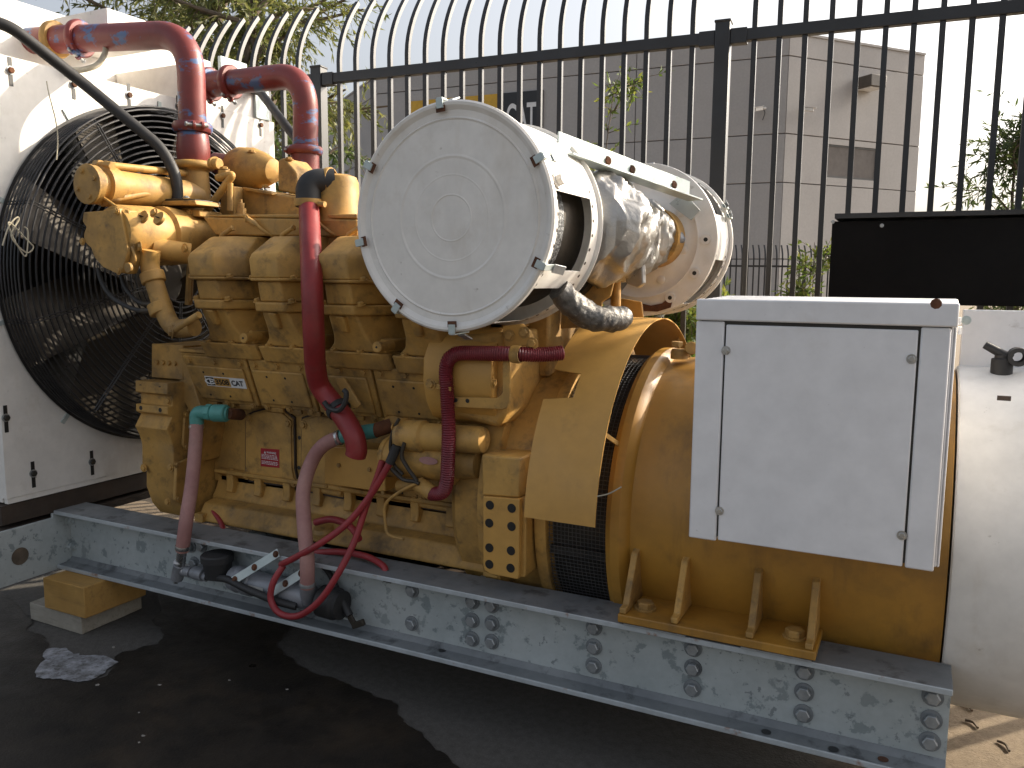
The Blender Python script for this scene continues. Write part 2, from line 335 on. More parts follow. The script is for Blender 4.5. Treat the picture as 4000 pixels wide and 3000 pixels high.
# ---- building: tilt-up concrete, chamfered corners
cA = Vector((-.35, 21.72, 0)); dm = Vector((math.cos(R(3.5)), math.sin(R(3.5)), 0)); dc = Vector((math.sin(R(40)), math.cos(R(40)), 0))
dl = Vector((-math.sin(R(53)), math.cos(R(53)), 0))
cB = cA - dm * 12.87; cE = cA + dc * 5.05; cL = cB + dl * 14
bld = thing('building', 'beige two storey panel building with chamfered corners behind the black fence', 'building', cA)
ZJ = [0, 2.12, 4.2, 5.5, 7.53, 8.1]
def wallface(p, q, cuts, name, holes=()):
    d = (q - p).normalized(); n = Vector((d.y, -d.x, 0))
    if n.y > 0 and abs(n.x) < .6: n = -n
    if n.dot(V(camo.location) - p) < 0: n = -n
    ln = (q - p).length
    G().prism([p - n * .3, q - n * .3, q - n * .01, p - n * .01], (0, 0, 8.05)).build(name, 'joint', bld, smooth=False)
    xs = [0] + cuts + [ln]
    for i in range(len(xs) - 1):
        for k in range(len(ZJ) - 1):
            a, b = xs[i] + (.012 if i else 0), xs[i + 1] - (.012 if i < len(xs) - 2 else 0); z0, z1 = ZJ[k] + (.014 if k else 0), ZJ[k + 1] - (.014 if k < 4 else 0)
            hit = [h for h in holes if h[0] < b and h[1] > a and h[2] < z1 and h[3] > z0]
            rects = [(a, b, z0, z1)]
            if hit:
                h = hit[0]; rects = [(a, h[0], z0, z1), (h[1], b, z0, z1), (h[0], h[1], z0, h[2]), (h[0], h[1], h[3], z1)]
            gg = G()
            for (ra, rb, r0, r1) in rects:
                s0, s1 = p + d * ra, p + d * rb
                gg.prism([s0 - n * .02 + Vector((0, 0, r0)), s1 - n * .02 + Vector((0, 0, r0)), s1 - n * .02 + Vector((0, 0, r1)), s0 - n * .02 + Vector((0, 0, r1))], n * .05)
            gg.build('panel', 'beige', bld, .006 if not hit else 0)
    G().prism([p - n * .35 + Vector((0, 0, 8.1)), q - n * .35 + Vector((0, 0, 8.1)), q + n * .06 + Vector((0, 0, 8.1)), p + n * .06 + Vector((0, 0, 8.1))], (0, 0, .06)).build('coping', 'beige', bld)
    return d, n
wallface(cB, cA, [4.4, 8.7], 'middle_wall')
dch, nch = wallface(cA, cE, [], 'corner_wall', [(1.55, 3.42, 4.42, 5.33)])
wallface(cL, cB, [4.6, 9.3], 'end_wall')
G().prism([cE, cE + Vector((-1.5, 8, 0)), cL + Vector((2, 8, 0)), cL + Vector((.6, .6, 0))], (0, 0, 7.9)).build('roof_core', 'joint', bld, smooth=False)
def chp(t, z, off=0): return cA + dch * t + nch * off + Vector((0, 0, z))
w_ = G().prism([chp(1.56, 4.43, -.06), chp(3.41, 4.43, -.06), chp(3.41, 5.32, -.06), chp(1.56, 5.32, -.06)], nch * .012).build('window', 'glass', bld, smooth=False)
fr = G()
for a, b, z0, z1 in ((1.55, 3.42, 4.42, 4.47), (1.55, 3.42, 5.28, 5.33), (1.55, 1.6, 4.47, 5.28), (3.37, 3.42, 4.47, 5.28), (2.46, 2.51, 4.47, 5.28)):
    fr.prism([chp(a, z0, -.045), chp(b, z0, -.045), chp(b, z1, -.045), chp(a, z1, -.045)], nch * .05)
fr.build('window_frame', 'winframe', w_)
lp = thing('wall_lamp', 'bronze box wall lamp high on the beige corner wall', 'lamp', chp(2.7, 6.85, .03))
G().prism([chp(2.42, 6.88, .03), chp(3.0, 6.88, .03), chp(3.0, 7.2, .03), chp(2.42, 7.2, .03)], nch * .55).build('lamp_body', 'lampbody', lp, .02)
G().prism([chp(2.46, 6.86, .07), chp(2.96, 6.86, .07), chp(2.96, 6.875, .07), chp(2.46, 6.875, .07)], nch * .46).build('lens', 'signwhite', lp)
def seccam(p, aim, label):
    c = thing('security_camera', label, 'camera', p); p = V(p); aim = V(aim).normalized()
    G().bar(p, p + aim * .26, .085, .085).build('camera_body', 'white', c, .01)
    G().bar(p + aim * -.02 + Vector((0, 0, .06)), p + aim * .33 + Vector((0, 0, .06)), .11, .012).build('sun_shield', 'white', c)
    G().tube(catmull([p - aim * .02, p + Vector((0, 0, -.12)) - aim * .1, p + Vector((0, .04, -.3)) - aim * .02]), .012).build('camera_cable', 'winframe', c)
    G().cyl(p - aim * .03, p - aim * .12, .03).build('mount', 'white', c)
nm = Vector((dm.y, -dm.x, 0))
seccam(cA - dm * .6 + nm * .2 + Vector((0, 0, 6.16)), nm + dm * -.9 + Vector((0, 0, -.3)), 'white security camera on the shaded beige wall beside the corner')
seccam(chp(.45, 6.15, .18), nch + dch * .9 + Vector((0, 0, -.25)), 'white security camera with looping cable on the corner wall')
sg = thing('sign', 'yellow and black wall sign with white CAT letters on beige building', 'sign', cA - dm * 10 + Vector((0, 0, 6.2)))
def mp(x, z, off=.035): return cA + dm * ((x + .35) / dm.x) + nm * off + Vector((0, 0, z))
G().prism([mp(-11.95, 5.75), mp(-8.72, 5.75), mp(-8.72, 7.19), mp(-11.95, 7.19)], nm * .06).build('yellow_panel', 'signyellow', sg, .005)
G().prism([mp(-8.70, 5.75), mp(-7.36, 5.75), mp(-7.36, 7.19), mp(-8.70, 7.19)], nm * .06).build('black_panel', 'signblack', sg, .005)
text(sg, 'CAT', mp(-8.55, 6.1, .097), dm, (0, 0, 1), (.98, .76), 'signwhite', bold=.02)
G().prism([mp(-8.32, 6.09, .098), mp(-7.95, 6.09, .098), mp(-8.135, 6.36, .098)], nm * .004).build('triangle_mark', 'signyellow', sg)
# ---- near fence
fa = Vector((-.171, 2.0, 0)); fd = Vector((math.cos(R(3.5)), math.sin(R(3.5)), 0)); fn = Vector((-fd.y, fd.x, 0))
fence = thing('fence', 'black steel picket fence with curved tops behind the generator set', 'fence', fa)
def fp(s, z, off=0): return fa + fd * s + fn * off + Vector((0, 0, z))
def post(s):
    G().prism([fp(s - .037, 0, -.037), fp(s + .037, 0, -.037), fp(s + .037, 0, .037), fp(s - .037, 0, .037)], (0, 0, 2.735)).build('post', 'fence', fence, .004)
    p = G(); p.prism([fp(s - .041, 2.73, -.041), fp(s + .041, 2.73, -.041), fp(s + .041, 2.73, .041), fp(s - .041, 2.73, .041)], (0, 0, .014)); p.build('post_cap', 'fence', fence, .005)
for s in (-4.886, -2.443, 0, 2.443, 4.886): post(s)
def rail(s0, s1, z):
    G().prism([fp(s0, z - .056, -.022), fp(s1, z - .056, -.022), fp(s1, z + .003, -.022), fp(s0, z + .003, -.022)], fn * .044).build('rail', 'fence', fence, .004)
    for s in (s0, s1):
        k = 1 if s == s0 else -1
        G().prism([fp(s, z - .066, -.028), fp(s + k * .08, z - .066, -.028), fp(s + k * .08, z + .008, -.028), fp(s, z + .008, -.028)], fn * .056).build('rail_bracket', 'fence', fence, .003)
pk = None
for b in range(-2, 2):
    s0, s1 = b * 2.443 + .038, (b + 1) * 2.443 - .038
    for z in (2.69, .35): rail(s0, s1, z)
    for k in range(19):
        s = b * 2.443 + .152 + k * .1188
        if pk is None:
            prof = [(0, .1), (0, 2.76)] + [(.21 * (k / 8) ** 1.75, 2.76 + .40 * k / 8) for k in range(1, 9)]
            gg = G(); rings = []
            for i, (y, z) in enumerate(prof):
                a, c = prof[max(i - 1, 0)], prof[min(i + 1, len(prof) - 1)]; t = Vector((0, c[0] - a[0], c[1] - a[1])).normalized(); u = Vector((0, t.z, -t.y))
                rings.append([Vector((sx * .0125, y, z)) + u * sy * .0125 for sx, sy in ((-1, -1), (1, -1), (1, 1), (-1, 1))])
            gg.loft(rings); me = bpy.data.meshes.new('picket'); me.from_pydata(gg.v, [], gg.f); me.materials.append(M['fence']); pk = me
            bm = bmesh.new(); bm.from_mesh(me); bmesh.ops.recalc_face_normals(bm, faces=bm.faces); bm.to_mesh(me); bm.free()
        o = bpy.data.objects.new('picket', pk); COL.objects.link(o); o.location = fp(s, 0); o.rotation_euler = (0, 0, R(3.5)); adopt(o, fence)
# ---- far fence
ff = thing('fence', 'low black picket fence with curved tips directly in front of the beige building', 'fence', (-6, 12.6, 0))
fu = Vector((1.58, .78, 0)).normalized(); f0 = Vector((-.13, 15.39, 0)); fnn = Vector((-fu.y, fu.x, 0))
g = G(); rings = []
for y, z in ((0, .1), (0, 1.95), (.02, 2.05), (.06, 2.15), (.12, 2.24)):
    rings.append([(sx * .0125, y + sy * .0125, z) for sx, sy in ((-1, -1), (1, -1), (1, 1), (-1, 1))])
g.loft(rings); pm = bpy.data.meshes.new('picket'); pm.from_pydata(g.v, [], g.f); pm.materials.append(M['fence'])
for k in range(-48, 24):
    o = bpy.data.objects.new('picket', pm); COL.objects.link(o); o.location = f0 + fu * (k * .1195); o.rotation_euler = (0, 0, math.atan2(fu.y, fu.x)); adopt(o, ff)
for z in (1.8, .3): G().bar(f0 + fu * -6 + Vector((0, 0, z)), f0 + fu * 3 + Vector((0, 0, z)), .04, .04).build('rail', 'fence', ff)
for s in (-5.9, -3.5, -1.1, 1.3): G().bar(f0 + fu * s, f0 + fu * s + Vector((0, 0, 1.9)), .06, .06, fu).build('post', 'fence', ff)

# ---- vegetation
def leaf(gg, p, d, ln, wd, nrm):
    d = d.normalized(); s = d.cross(nrm)
    s = s.normalized() * wd if s.length > 1e-4 else Vector((wd, 0, 0))
    a, b, c = p, p + d * ln * .45, p + d * ln
    gg.add([a, b - s, c, b + s], [(0, 1, 2, 3)])
def rv(): return Vector((random.gauss(0, 1), random.gauss(0, 1), random.gauss(0, 1)))
def plant(name, label, cat, base, stems, lm, ll, lw, nl, droop, group=None, sprig=.28):
    """stems: list of (polyline, radius, leaf start fraction, sprig count)"""
    t = thing(name, label, cat, base, group); tr = G(); cr = G()
    for pts, r, st, ns in stems:
        P = catmull(pts, 6); n = len(P); tr.tube(P, [r * (1 - .8 * i / (n - 1)) for i in range(n)], 7)
        for _ in range(ns):
            f = st + (1 - st) * random.random() ** .8; i = min(int(f * (n - 1)), n - 2); q = P[i]
            d = (P[i + 1] - P[i]).normalized() * .7 + rv() * .55; d.normalize()
            L = sprig * random.uniform(.5, 1.3); tw = [q]; dd = d.copy()
            for k in range(4): dd = (dd + Vector((0, 0, -droop)) + rv() * .12).normalized(); tw.append(tw[-1] + dd * L / 4)
            tr.tube(tw, [.0035, .003, .0024, .0018, .001], 4)
            for k in range(nl):
                a = random.random() * 3.999; j = int(a); p = tw[j].lerp(tw[j + 1], a - j)
                ld = (tw[j + 1] - tw[j]).normalized() * .8 + rv() * .5 + Vector((0, 0, -droop * .6))
                leaf(cr, p, ld, ll * random.uniform(.6, 1.25), lw * random.uniform(.7, 1.2), rv())
    tr.build('trunk', 'bark', t); cr.build('crown', lm, t, smooth=False); return t
def branchy(base, top, spread, n, r, seed):
    random.seed(seed); b = V(base); out = []; tp = V(top); trunk = [b, b.lerp(tp, .35) + rv() * .05, b.lerp(tp, .7) + rv() * .08, tp]
    out.append((trunk, r, .45, int(n * 2.5)))
    for k in range(n):
        f = random.uniform(.3, .95); s = b.lerp(tp, f); e = s + Vector((random.uniform(-1, 1) * spread[0], random.uniform(-1, 1) * spread[1], random.uniform(.1, .7) * spread[2]))
        out.append(([s, s.lerp(e, .5) + rv() * .05 + Vector((0, 0, .06)), e], r * .4, .25, 16))
    return out
plant('willow_tree', 'tall olive willow tree rising behind the radiator and fence', 'tree', (-4.6, 5.2, 0), branchy((-4.6, 5.2, 0), (-4.3, 5.3, 5.4), (2.0, 1.2, 1.6), 64, .12, 3), 'leaf', .11, .012, 22, .28, sprig=.5)
plant('willow_tree', 'second olive willow tree beside the radiator with drooping tips above the fence', 'tree', (-3.0, 4.3, 0), branchy((-3.0, 4.3, 0), (-2.9, 4.4, 4.5), (.75, .8, .6), 36, .09, 5), 'leaf', .095, .011, 20, .25, sprig=.38)
plant('shrub', 'dense green shrub between the radiator edge and red pipe behind fence', 'shrub', (-.9, 2.75, 0), branchy((-.9, 2.75, 0), (-.9, 2.75, 2.35), (.45, .3, .35), 24, .03, 8), 'leaf3', .06, .009, 14, .1, sprig=.24)
plant('shrub', 'tall thin sapling with sparse yellow green leaves behind the round air cleaner', 'shrub', (1.2, 3.5, 0), branchy((1.2, 3.5, .0), (1.22, 3.5, 2.85), (.36, .3, .4), 13, .012, 11), 'leaf2', .055, .009, 9, .05, sprig=.22)
plant('shrub', 'leafy bright green bush low behind the generator guard', 'shrub', (1.9, 2.75, 0), branchy((1.9, 2.75, 0), (1.92, 2.8, 1.25), (.42, .25, .3), 26, .02, 14), 'leaf2', .06, .010, 14, .1, sprig=.22)
plant('shrub', 'small sapling with fresh green tips beside the far fence and black box', 'shrub', (2.55, 4.4, 0), branchy((2.55, 4.4, 0), (2.5, 4.4, 1.75), (.12, .12, .2), 4, .01, 17), 'leaf2', .07, .010, 9, .1, sprig=.16)
plant('tree', 'slender green tree with upright feathery branches beside bright sky', 'tree', (4.05, 6.9, 0), branchy((4.05, 6.9, 0), (4.0, 6.9, 3.05), (.55, .3, .55), 24, .03, 21), 'leaf3', .10, .010, 13, .05, sprig=.34)
plant('shrub', 'green shrub between the second air cleaner and the fence posts', 'shrub', (1.75, 4.3, 0), branchy((1.75, 4.3, 0), (1.8, 4.35, 1.3), (.3, .2, .3), 12, .015, 23), 'leaf2', .065, .010, 10, .1, sprig=.2)
random.seed(99)

# ================================================================ SKID
skid = thing('skid_frame', 'grey galvanised steel skid frame under the yellow engine and generator', 'skid', (1.6, .6, 0))
ZT, ZB = .464, .21
def crail(y0, y1, x0, x1, name):
    s = 1 if y1 > y0 else -1; t = .011
    ym = (y0 + y1) / 2
    w_ = G().box(x0, x1, ym - .005, ym + .005, ZB + .012, ZT - .012).build(name, 'galv', skid)
    for k, top in ((-1, 1), (1, 0)):
        z = ZT if top else ZB
        prof = [(y0, z), (y1, z), (y1, z + k * .015), (ym + s * .022, z + k * .018), (ym + s * .006, z + k * .034), (ym - s * .006, z + k * .034), (ym - s * .022, z + k * .018), (y0, z + k * .015)]
        G().prism([(x0, y, z_) for y, z_ in prof], (x1 - x0, 0, 0)).build('top_flange' if top else 'bottom_flange', 'dirtygalv', w_, .002)
    return w_
r1 = crail(0, .15, .004, 3.366, 'channel_rail')
crail(1.2, 1.05, .004, 3.366, 'channel_rail')
for z0, z1 in ((ZT - .0165, ZT - .0005), (ZB + .0005, ZB + .0165)):
    G().box(.004, 3.366, -.0025, .004, z0, z1).build('flange_edge', 'galvedge', r1, .002)
for x in (.9, 1.95, 3.2): G().box(x, x + .08, .155, 1.045, ZB + .02, ZT - .02).build('cross_member', 'galv', skid)
def webbolt(p):
    G().lathe((p[0], .0705, p[2]), (0, -1, 0), [(0, .026), (.004, .026), (.0045, .012)], 20).build('washer', 'dirtygalv', r1)
    bolt(r1, (p[0], .066, p[2]), (0, -1, 0), .0185, 'zinc', h=.8, washer=0)
G().box(.02, 2.45, .16, 1.04, .222, .232).build('ground_shade_plate', 'brown', skid)  # added dark plate, hides the sunlit ground between the rails
# web bolts: measured columns
for col in [(1.991,0.068,0.407),(1.991,0.068,0.344),(1.991,0.068,0.28)],[(2.062,0.068,0.408),(2.063,0.068,0.348),(2.063,0.068,0.286)],[(2.412,0.068,0.405),(2.413,0.068,0.343),(2.413,0.068,0.283)],[(2.714,0.068,0.403),(2.716,0.068,0.344),(2.716,0.068,0.282)],[(3.017,0.068,0.403),(3.019,0.068,0.343),(3.02,0.068,0.282)],[(3.326,0.068,0.405),(3.327,0.068,0.343),(3.327,0.068,0.284)],[(1.759,0.068,0.404),(1.756,0.068,0.286)]:
    for p in col: webbolt(p)
for p in [(0.726,0.068,0.398),(0.787,0.068,0.408),(0.743,0.068,0.333),(0.792,0.068,0.33)]: webbolt(p)
# holes in lower flange
for p in [(2.932,0.025,0.228),(3.104,0.013,0.228),(3.223,0.029,0.228),(1.89,0.046,0.228),(1.325,0.111,0.228),(0.67,0.142,0.228)]:
    G().cyl((p[0], max(p[1], .02), ZB + .0178), (p[0], max(p[1], .02), ZB + .0186), .013, n=18).build('bolt_hole', 'rust' if p[0] > 3.2 else 'black', r1)
# end plate at the radiator end
ep = G().prism([(0, -.55, .2), (0, .15, .205), (0, .15, .45), (0, -.006, .45), (0, -.006, .432), (0, -.55, .428)], (-.012, 0, 0)).build('end_plate', 'galv', skid, .002)
G().lathe((.0015, -.155, .31), (1, 0, 0), [(0, .036), (.0006, .036)], 24).build('plate_hole', 'bark', ep)
for p in ((.004, .075, .40), (.004, .065, .29)):
    bolt(ep, p, (1, 0, 0), .020, 'galv', h=.9, washer=1.5); G().cyl((p[0], p[1], p[2]), (p[0] + .034, p[1], p[2]), .011, n=12).build('stud', 'galv', ep)
G().box(-.10, -.013, -.55, 1.3, .40, .427).build('lower_beam', 'brown', skid)

# ================================================================ WOOD BLOCKS
def woodblock(x0, x1, y0, y1, z0, z1, m, label, tilt):
    g = G(); n = 5
    rings = []
    for i in range(n + 1):
        y = y0 + (y1 - y0) * i / n
        rings.append([(x0 + tilt * y + random.uniform(-.002, .002), y, z0 + random.uniform(0, .002)), (x1 + tilt * y + random.uniform(-.002, .002), y + tilt * .03, z0 + random.uniform(0, .002)), (x1 + tilt * y + random.uniform(-.002, .002), y + tilt * .03, z1 - random.uniform(0, .001)), (x0 + tilt * y, y, z1 - random.uniform(0, .001))])
    g.loft(rings); o = g.build('wood_block', m, None, .004); return tag(o, label, 'wood block')
woodblock(.052, .305, -.098, .19, .078, .2095, 'wood1', 'yellow painted timber block wedged under the skid rail', .02)
woodblock(-.07, .262, -.088, .21, 0, .0775, 'wood2', 'weathered grey timber block on the pavement under the yellow block', -.04)

# ================================================================ GENERATOR
YC, ZC = .60, .70
gen = thing('generator', 'amber yellow barrel generator with white terminal box bolted on the skid', 'generator', (2.9, YC, .2))
def ax(x): return (x, YC, ZC)
G().lathe(ax(2.432), (1, 0, 0), [(0, .30), (0, .505), (.018, .518), (.045, .518), (.062, .505), (.07, .486), (.11, .488), (.12, .490), (.908, .490), (.908, .3)], 96).build('barrel', 'yellow3', gen, ang=30)
G().lathe(ax(2.19), (1, 0, 0), [(0, .30), (0, .49), (.012, .495), (.04, .495), (.045, .45), (.045, .3)], 96).build('front_ring', 'yellow', gen, ang=30)
G().lathe(ax(2.235), (1, 0, 0), [(0, .44), (0, .45), (.22, .45), (.22, .44)], 64, False).build('inner_drum', 'darkmetal', gen)
for a in range(0, 360, 45):
    y, z = YC + .462 * math.cos(R(a + 12)), ZC + .462 * math.sin(R(a + 12)); G().box(2.235, 2.46, y - .012, y + .012, z - .012, z + .012).build('tie_bar', 'darkmetal', gen)
g = G()
for i in range(18):
    x = 2.24 + i * .0128; ring = [(x + .0007 * math.sin(k * .9 + i), YC + .484 * math.cos(2 * math.pi * k / 120), ZC + .484 * math.sin(2 * math.pi * k / 120)) for k in range(120)]
    g.tube(ring, .0012, 4, True)
for k in range(230):
    a = 2 * math.pi * k / 230; y, z = YC + .4855 * math.cos(a), ZC + .4855 * math.sin(a); g.tube([(2.236, y, z), (2.458, y, z)], .0012, 4)
g.build('wire_mesh', 'wire', gen, kind='stuff')
# arched sheet guard with a notch
g = G(); RG = .62; th = .004; X0, X1 = 2.215, 2.44
segs = []
a0, a1 = R(183.5 - 180 + 180), R(20)      # from near side low edge over the top to far side
A = [R(176 - 156 * i / 128) for i in range(129)]
def gp(x, a, r=RG): return (x, YC + r * math.cos(a), ZC + r * math.sin(a))
NA, NB = R(152), R(163)
rows_in, rows_out = [], []
for a in A:
    xl = X0 + .095 if (R(131.5) < a < R(141.8)) else X0
    rows_out.append([gp(xl, a), gp(X1, a)]); rows_in.append([gp(xl, a, RG - th), gp(X1, a, RG - th)])
vs = []; fs = []
for i in range(len(A)): vs += rows_out[i] + rows_in[i]
for i in range(len(A) - 1):
    b, c = i * 4, (i + 1) * 4
    fs += [(b, b + 1, c + 1, c), (b + 2, c + 2, c + 3, b + 3), (b, c, c + 2, b + 2), (b + 1, b + 3, c + 3, c + 1)]
e = (len(A) - 1) * 4; fs += [(0, 2, 3, 1), (e, e + 1, e + 3, e + 2)]
# sharpen notch: duplicate rows handled by dense sampling
g.add(vs, fs); guard = g.build('sheet_guard', 'yellow2', gen, ang=50)
# stand-off brackets of the guard
for a in (R(150), R(60)): G().bar(gp(2.42, a, RG - .006), gp(2.445, a, .515), .014, .004, (1, 0, 0)).build('guard_bracket', 'yellow', gen)
# flywheel coupling housing between engine and generator
G().lathe(ax(1.99), (1, 0, 0), [(0, .2), (0, .50), (.06, .505), (.065, .47), (.19, .47), (.2, .2)], 72).build('coupling_housing', 'yellow', gen, ang=35)
# feet
def foot(x0, x1):
    pl = G().box(x0, x1, -.012, .17, .472, .496).build('foot_plate', 'yellow3', gen, .003)
    return pl
fpl = foot(2.512, 3.05)
for i, p in enumerate((2.515, 2.665, 2.87, 3.022)):
    G().prism([(p, -.006, .4965), (p, .17, .4965), (p, .17, .70), (p, .115, .655), (p, .092, .648), (p, .022, .515), (p, -.006, .513)], (.02, 0, 0)).build('gusset', 'yellow', gen, .003)
for p in [(2.571,0.06,0.495),(2.988,0.06,0.491)]: bolt(fpl, (p[0], .065, .497), (0, 0, 1), .026, 'yellow', h=.8, washer=1.25)
for p in ((2.575, .06), (2.965, .06)): bolt(fpl, (p[0], p[1], .446), (0, 0, -1), .02, 'galv', h=1.0, washer=1.2)
for x in (2.53, 2.86):
    for k in range(3): G().box(x, x + .18, -.008 - .002 * k, .14, .4645 + k * .0024, .4665 + k * .0024).build('shim', 'zinc', gen)
# lifting lug on the barrel top
lg = G().lathe((2.533,0.5,1.212), (0, 0, 1), [(-.02, .03), (.0, .03), (.012, .026), (.012, .018)], 24).build('lifting_boss', 'yellow', gen, ang=30)
bolt(lg, (2.523,0.5,1.233), (0, 0, 1), .020, 'yellow', h=.8, washer=0)
G().cyl((2.591,0.42,1.235), (2.566,0.52,1.227), .021).build('lug_pin', 'yellow', gen, .003)
# terminal box ------------------------------------------------
YF = -.12
bx0, bx1, bz0, bz1 = 2.735, 3.313, .787, 1.402
zl = 1.349; zd = 1.345; xd0 = 2.808; xd1 = 3.238
tb = G().box(bx0 + .006, bx1 - .006, YF + .03, .30, bz0 + .004, 1.36).build('terminal_box', 'whitebox', gen, .004)
G().box(bx0 + .012, bx1 - .012, YF + .006, YF + .031, bz0 + .012, zl).build('dark_recess', 'darkmetal', tb)
G().box(bx0, xd0 - .0025, YF, YF + .03, bz0, zl - .002).build('left_strip', 'whitebox', tb, .004)
G().box(xd1 + .003, bx1 - .012, YF, YF + .03, bz0 + .002, zl - .002).build('right_strip', 'whitebox', tb, .004)
dr = G().box(xd0 + .002, xd1 - .002, YF - .001, YF + .012, bz0 + .004, zl - .009).build('access_door', 'whitebox', tb, .003)
ld = G().box(bx0, bx1, YF - .006, YF + .03, zl, bz1).build('lid_front', 'whitebox', tb, .004)
for k in range(6):
    y = YF + .03 + k * .055; e = .0016 * k
    G().box(bx0 + .004, bx1 + e, y + .002, y + .052, 1.385, bz1 - .001 + .001 * k).build('lid_layer', 'whitebox', tb, .004)
    G().box(bx1 - .007, bx1 + e, y + .002, y + .052, bz0 + .004, 1.3845).build('side_layer', 'whitebox', tb, .004)
for p in [(2.812,-0.12,1.276),(3.226,-0.12,1.275),(2.812,-0.12,0.868),(3.231,-0.12,0.866)]: bolt(dr, (p[0], YF - .002, p[2]), (0, -1, 0), .0075, 'steel', h=.6, washer=1.5)
G().lathe((3.267, YF - .0062, 1.4), (0, -1, 0), [(0, .012), (.0006, .010)], 9).build('paint_chip', 'rust', ld)
for k, (u_, v_) in enumerate(((3.32, 1.345), (3.32, 1.325))): G().box(u_, u_ + .008, .1 - .06 * k, .125 - .06 * k, v_, v_ + .018).build('hinge_tab', 'whitebox', tb)
# white end bell, panel and handle
eb = G().lathe(ax(3.345), (1, 0, 0), [(0, .3), (0, .494), (.004, .50), (.012, .502), (.66, .502), (.70, .47), (.70, .2)], 96).build('end_bell', 'white', gen, ang=30)
for p in [(3.414,0.12,0.765)]: bolt(eb, (p[0], .135, p[2]), (0, -1, .1), .010, 'zinc', h=.6, washer=1.4)
for p in ((3.41,0.12,0.763), (3.42,0.2,1.16)):
    G().bar(V(p) + Vector((.004, .008, 0)), V(p) + Vector((.034, .008, 0)), .012, .006, (0, -1, 0)).build('slot', 'brown', eb)
wp = G().box(3.353, 3.95, .66, .68, 1.15, 1.368).build('rear_panel', 'whitebox', gen, .003)
bolt(wp, (3.363,0.66,1.336), (0, -1, 0), .010, 'galvlight', h=.6, washer=1.4)
hd = (3.454,0.52,1.226)
hb = G().lathe((hd[0], hd[1], 1.185), (0, 0, 1), [(0, .028), (.05, .028), (.052, .02), (.062, .02)], 24).build('latch_base', 'rubber', gen, .002)
G().tube([(3.408,0.52,1.273), (3.435,0.52,1.258), (3.476,0.52,1.237)], [.011, .0125, .013], 14).build('latch_handle', 'rubber', gen)
G().lathe((3.49,0.49,1.243), (0, 1, 0), [(0, .014), (0, .026), (.05, .026), (.05, .014)], 24, False).build('latch_ring', 'rubber', gen)

# ---- black box on the far side
bb = thing('storage_box', 'large matte black box with rim standing between generator and fence', 'box', (3.4, 1.6, 0))
bxl = 2.889
G().box(bxl, 4.6, 1.5, 1.9, 1.362, 1.698).build('box_body', 'blackbox', bb, .004)
G().prism([(2.9, 1.48, 1.708), (4.6, 1.48, 1.705), (4.6, 1.48, 1.722), (2.899, 1.48, 1.728)], (0, .5, 0)).build('rim', 'black', bb)
for x in (3.0, 4.45):
    for y in (1.55, 1.85): G().box(x, x + .04, y - .02, y + .02, 0, 1.3615).build('leg', 'blackbox', bb)
for p in [(2.892,1.498,1.696),(3.078,1.498,1.677)]: bolt(bb, p, (0, -1, 0), .006, 'zinc', h=.5, washer=1.3)

# ================================================================ RADIATOR
rad = thing('radiator', 'large white radiator with black fan guard and slotted panels at engine front', 'radiator', (-.2, .6, .4))
XP = -.02; FY, FZ, FR = .60, 1.45, .76
# front panel with round opening (ring of quads from circle to rectangle)
y0, y1, z0, z1 = -.18, 1.425, .552, 2.30
N_ = 96; vin = []; vout = []
for k in range(N_):
    a = 2 * math.pi * k / N_; c, s = math.cos(a), math.sin(a); vin.append((FY + FR * c, FZ + FR * s))
    t = min([(y1 - FY) / c if c > 1e-6 else 9, (y0 - FY) / c if c < -1e-6 else 9, (z1 - FZ) / s if s > 1e-6 else 9, (z0 - FZ) / s if s < -1e-6 else 9]); vout.append((FY + t * c, FZ + t * s))
for cy, cz in ((y0, z0), (y0, z1), (y1, z0), (y1, z1)):
    k = min(range(N_), key=lambda i: (vout[i][0] - cy) ** 2 + (vout[i][1] - cz) ** 2); vout[k] = (cy, cz)
g = G()
rings = [[(XP, *p) for p in vin], [(XP, *p) for p in vout], [(XP - .03, *p) for p in vout], [(XP - .03, *p) for p in vin]]
g.loft(rings, closed=True); pan = g.build('front_panel', 'white', rad, smooth=False)
G().lathe((XP - .25, FY, FZ), (1, 0, 0), [(0, FR + .004), (.25, FR + .004), (.262, FR + .012), (.262, FR), (.25, FR - .01), (0, FR - .01)], 96, False).build('fan_shroud', 'black', rad, ang=50)
G().box(-.30, -.285, y0, y1, z0, 2.3).build('core', 'black', rad)
G().box(-.6, XP - .031, y0 + .002, y0 + .02, z0 - .02, 2.299).build('side_panel', 'white', rad, .002)
G().box(-.6, XP - .031, y1 - .02, y1 - .002, z0 - .02, 2.3).build('side_panel', 'white', rad, .002)
G().box(XP - .028, XP - .004, y0 + .006, y1, .528, .5515).build('bottom_lip', 'white', rad, .002)
G().box(XP - .01, XP - .002, .28, y1, .548, .562).build('bottom_lip', 'white', rad)
G().box(-.5, -.03, -.2, 1.4, .445, .524).build('base_beam', 'brown', rad)
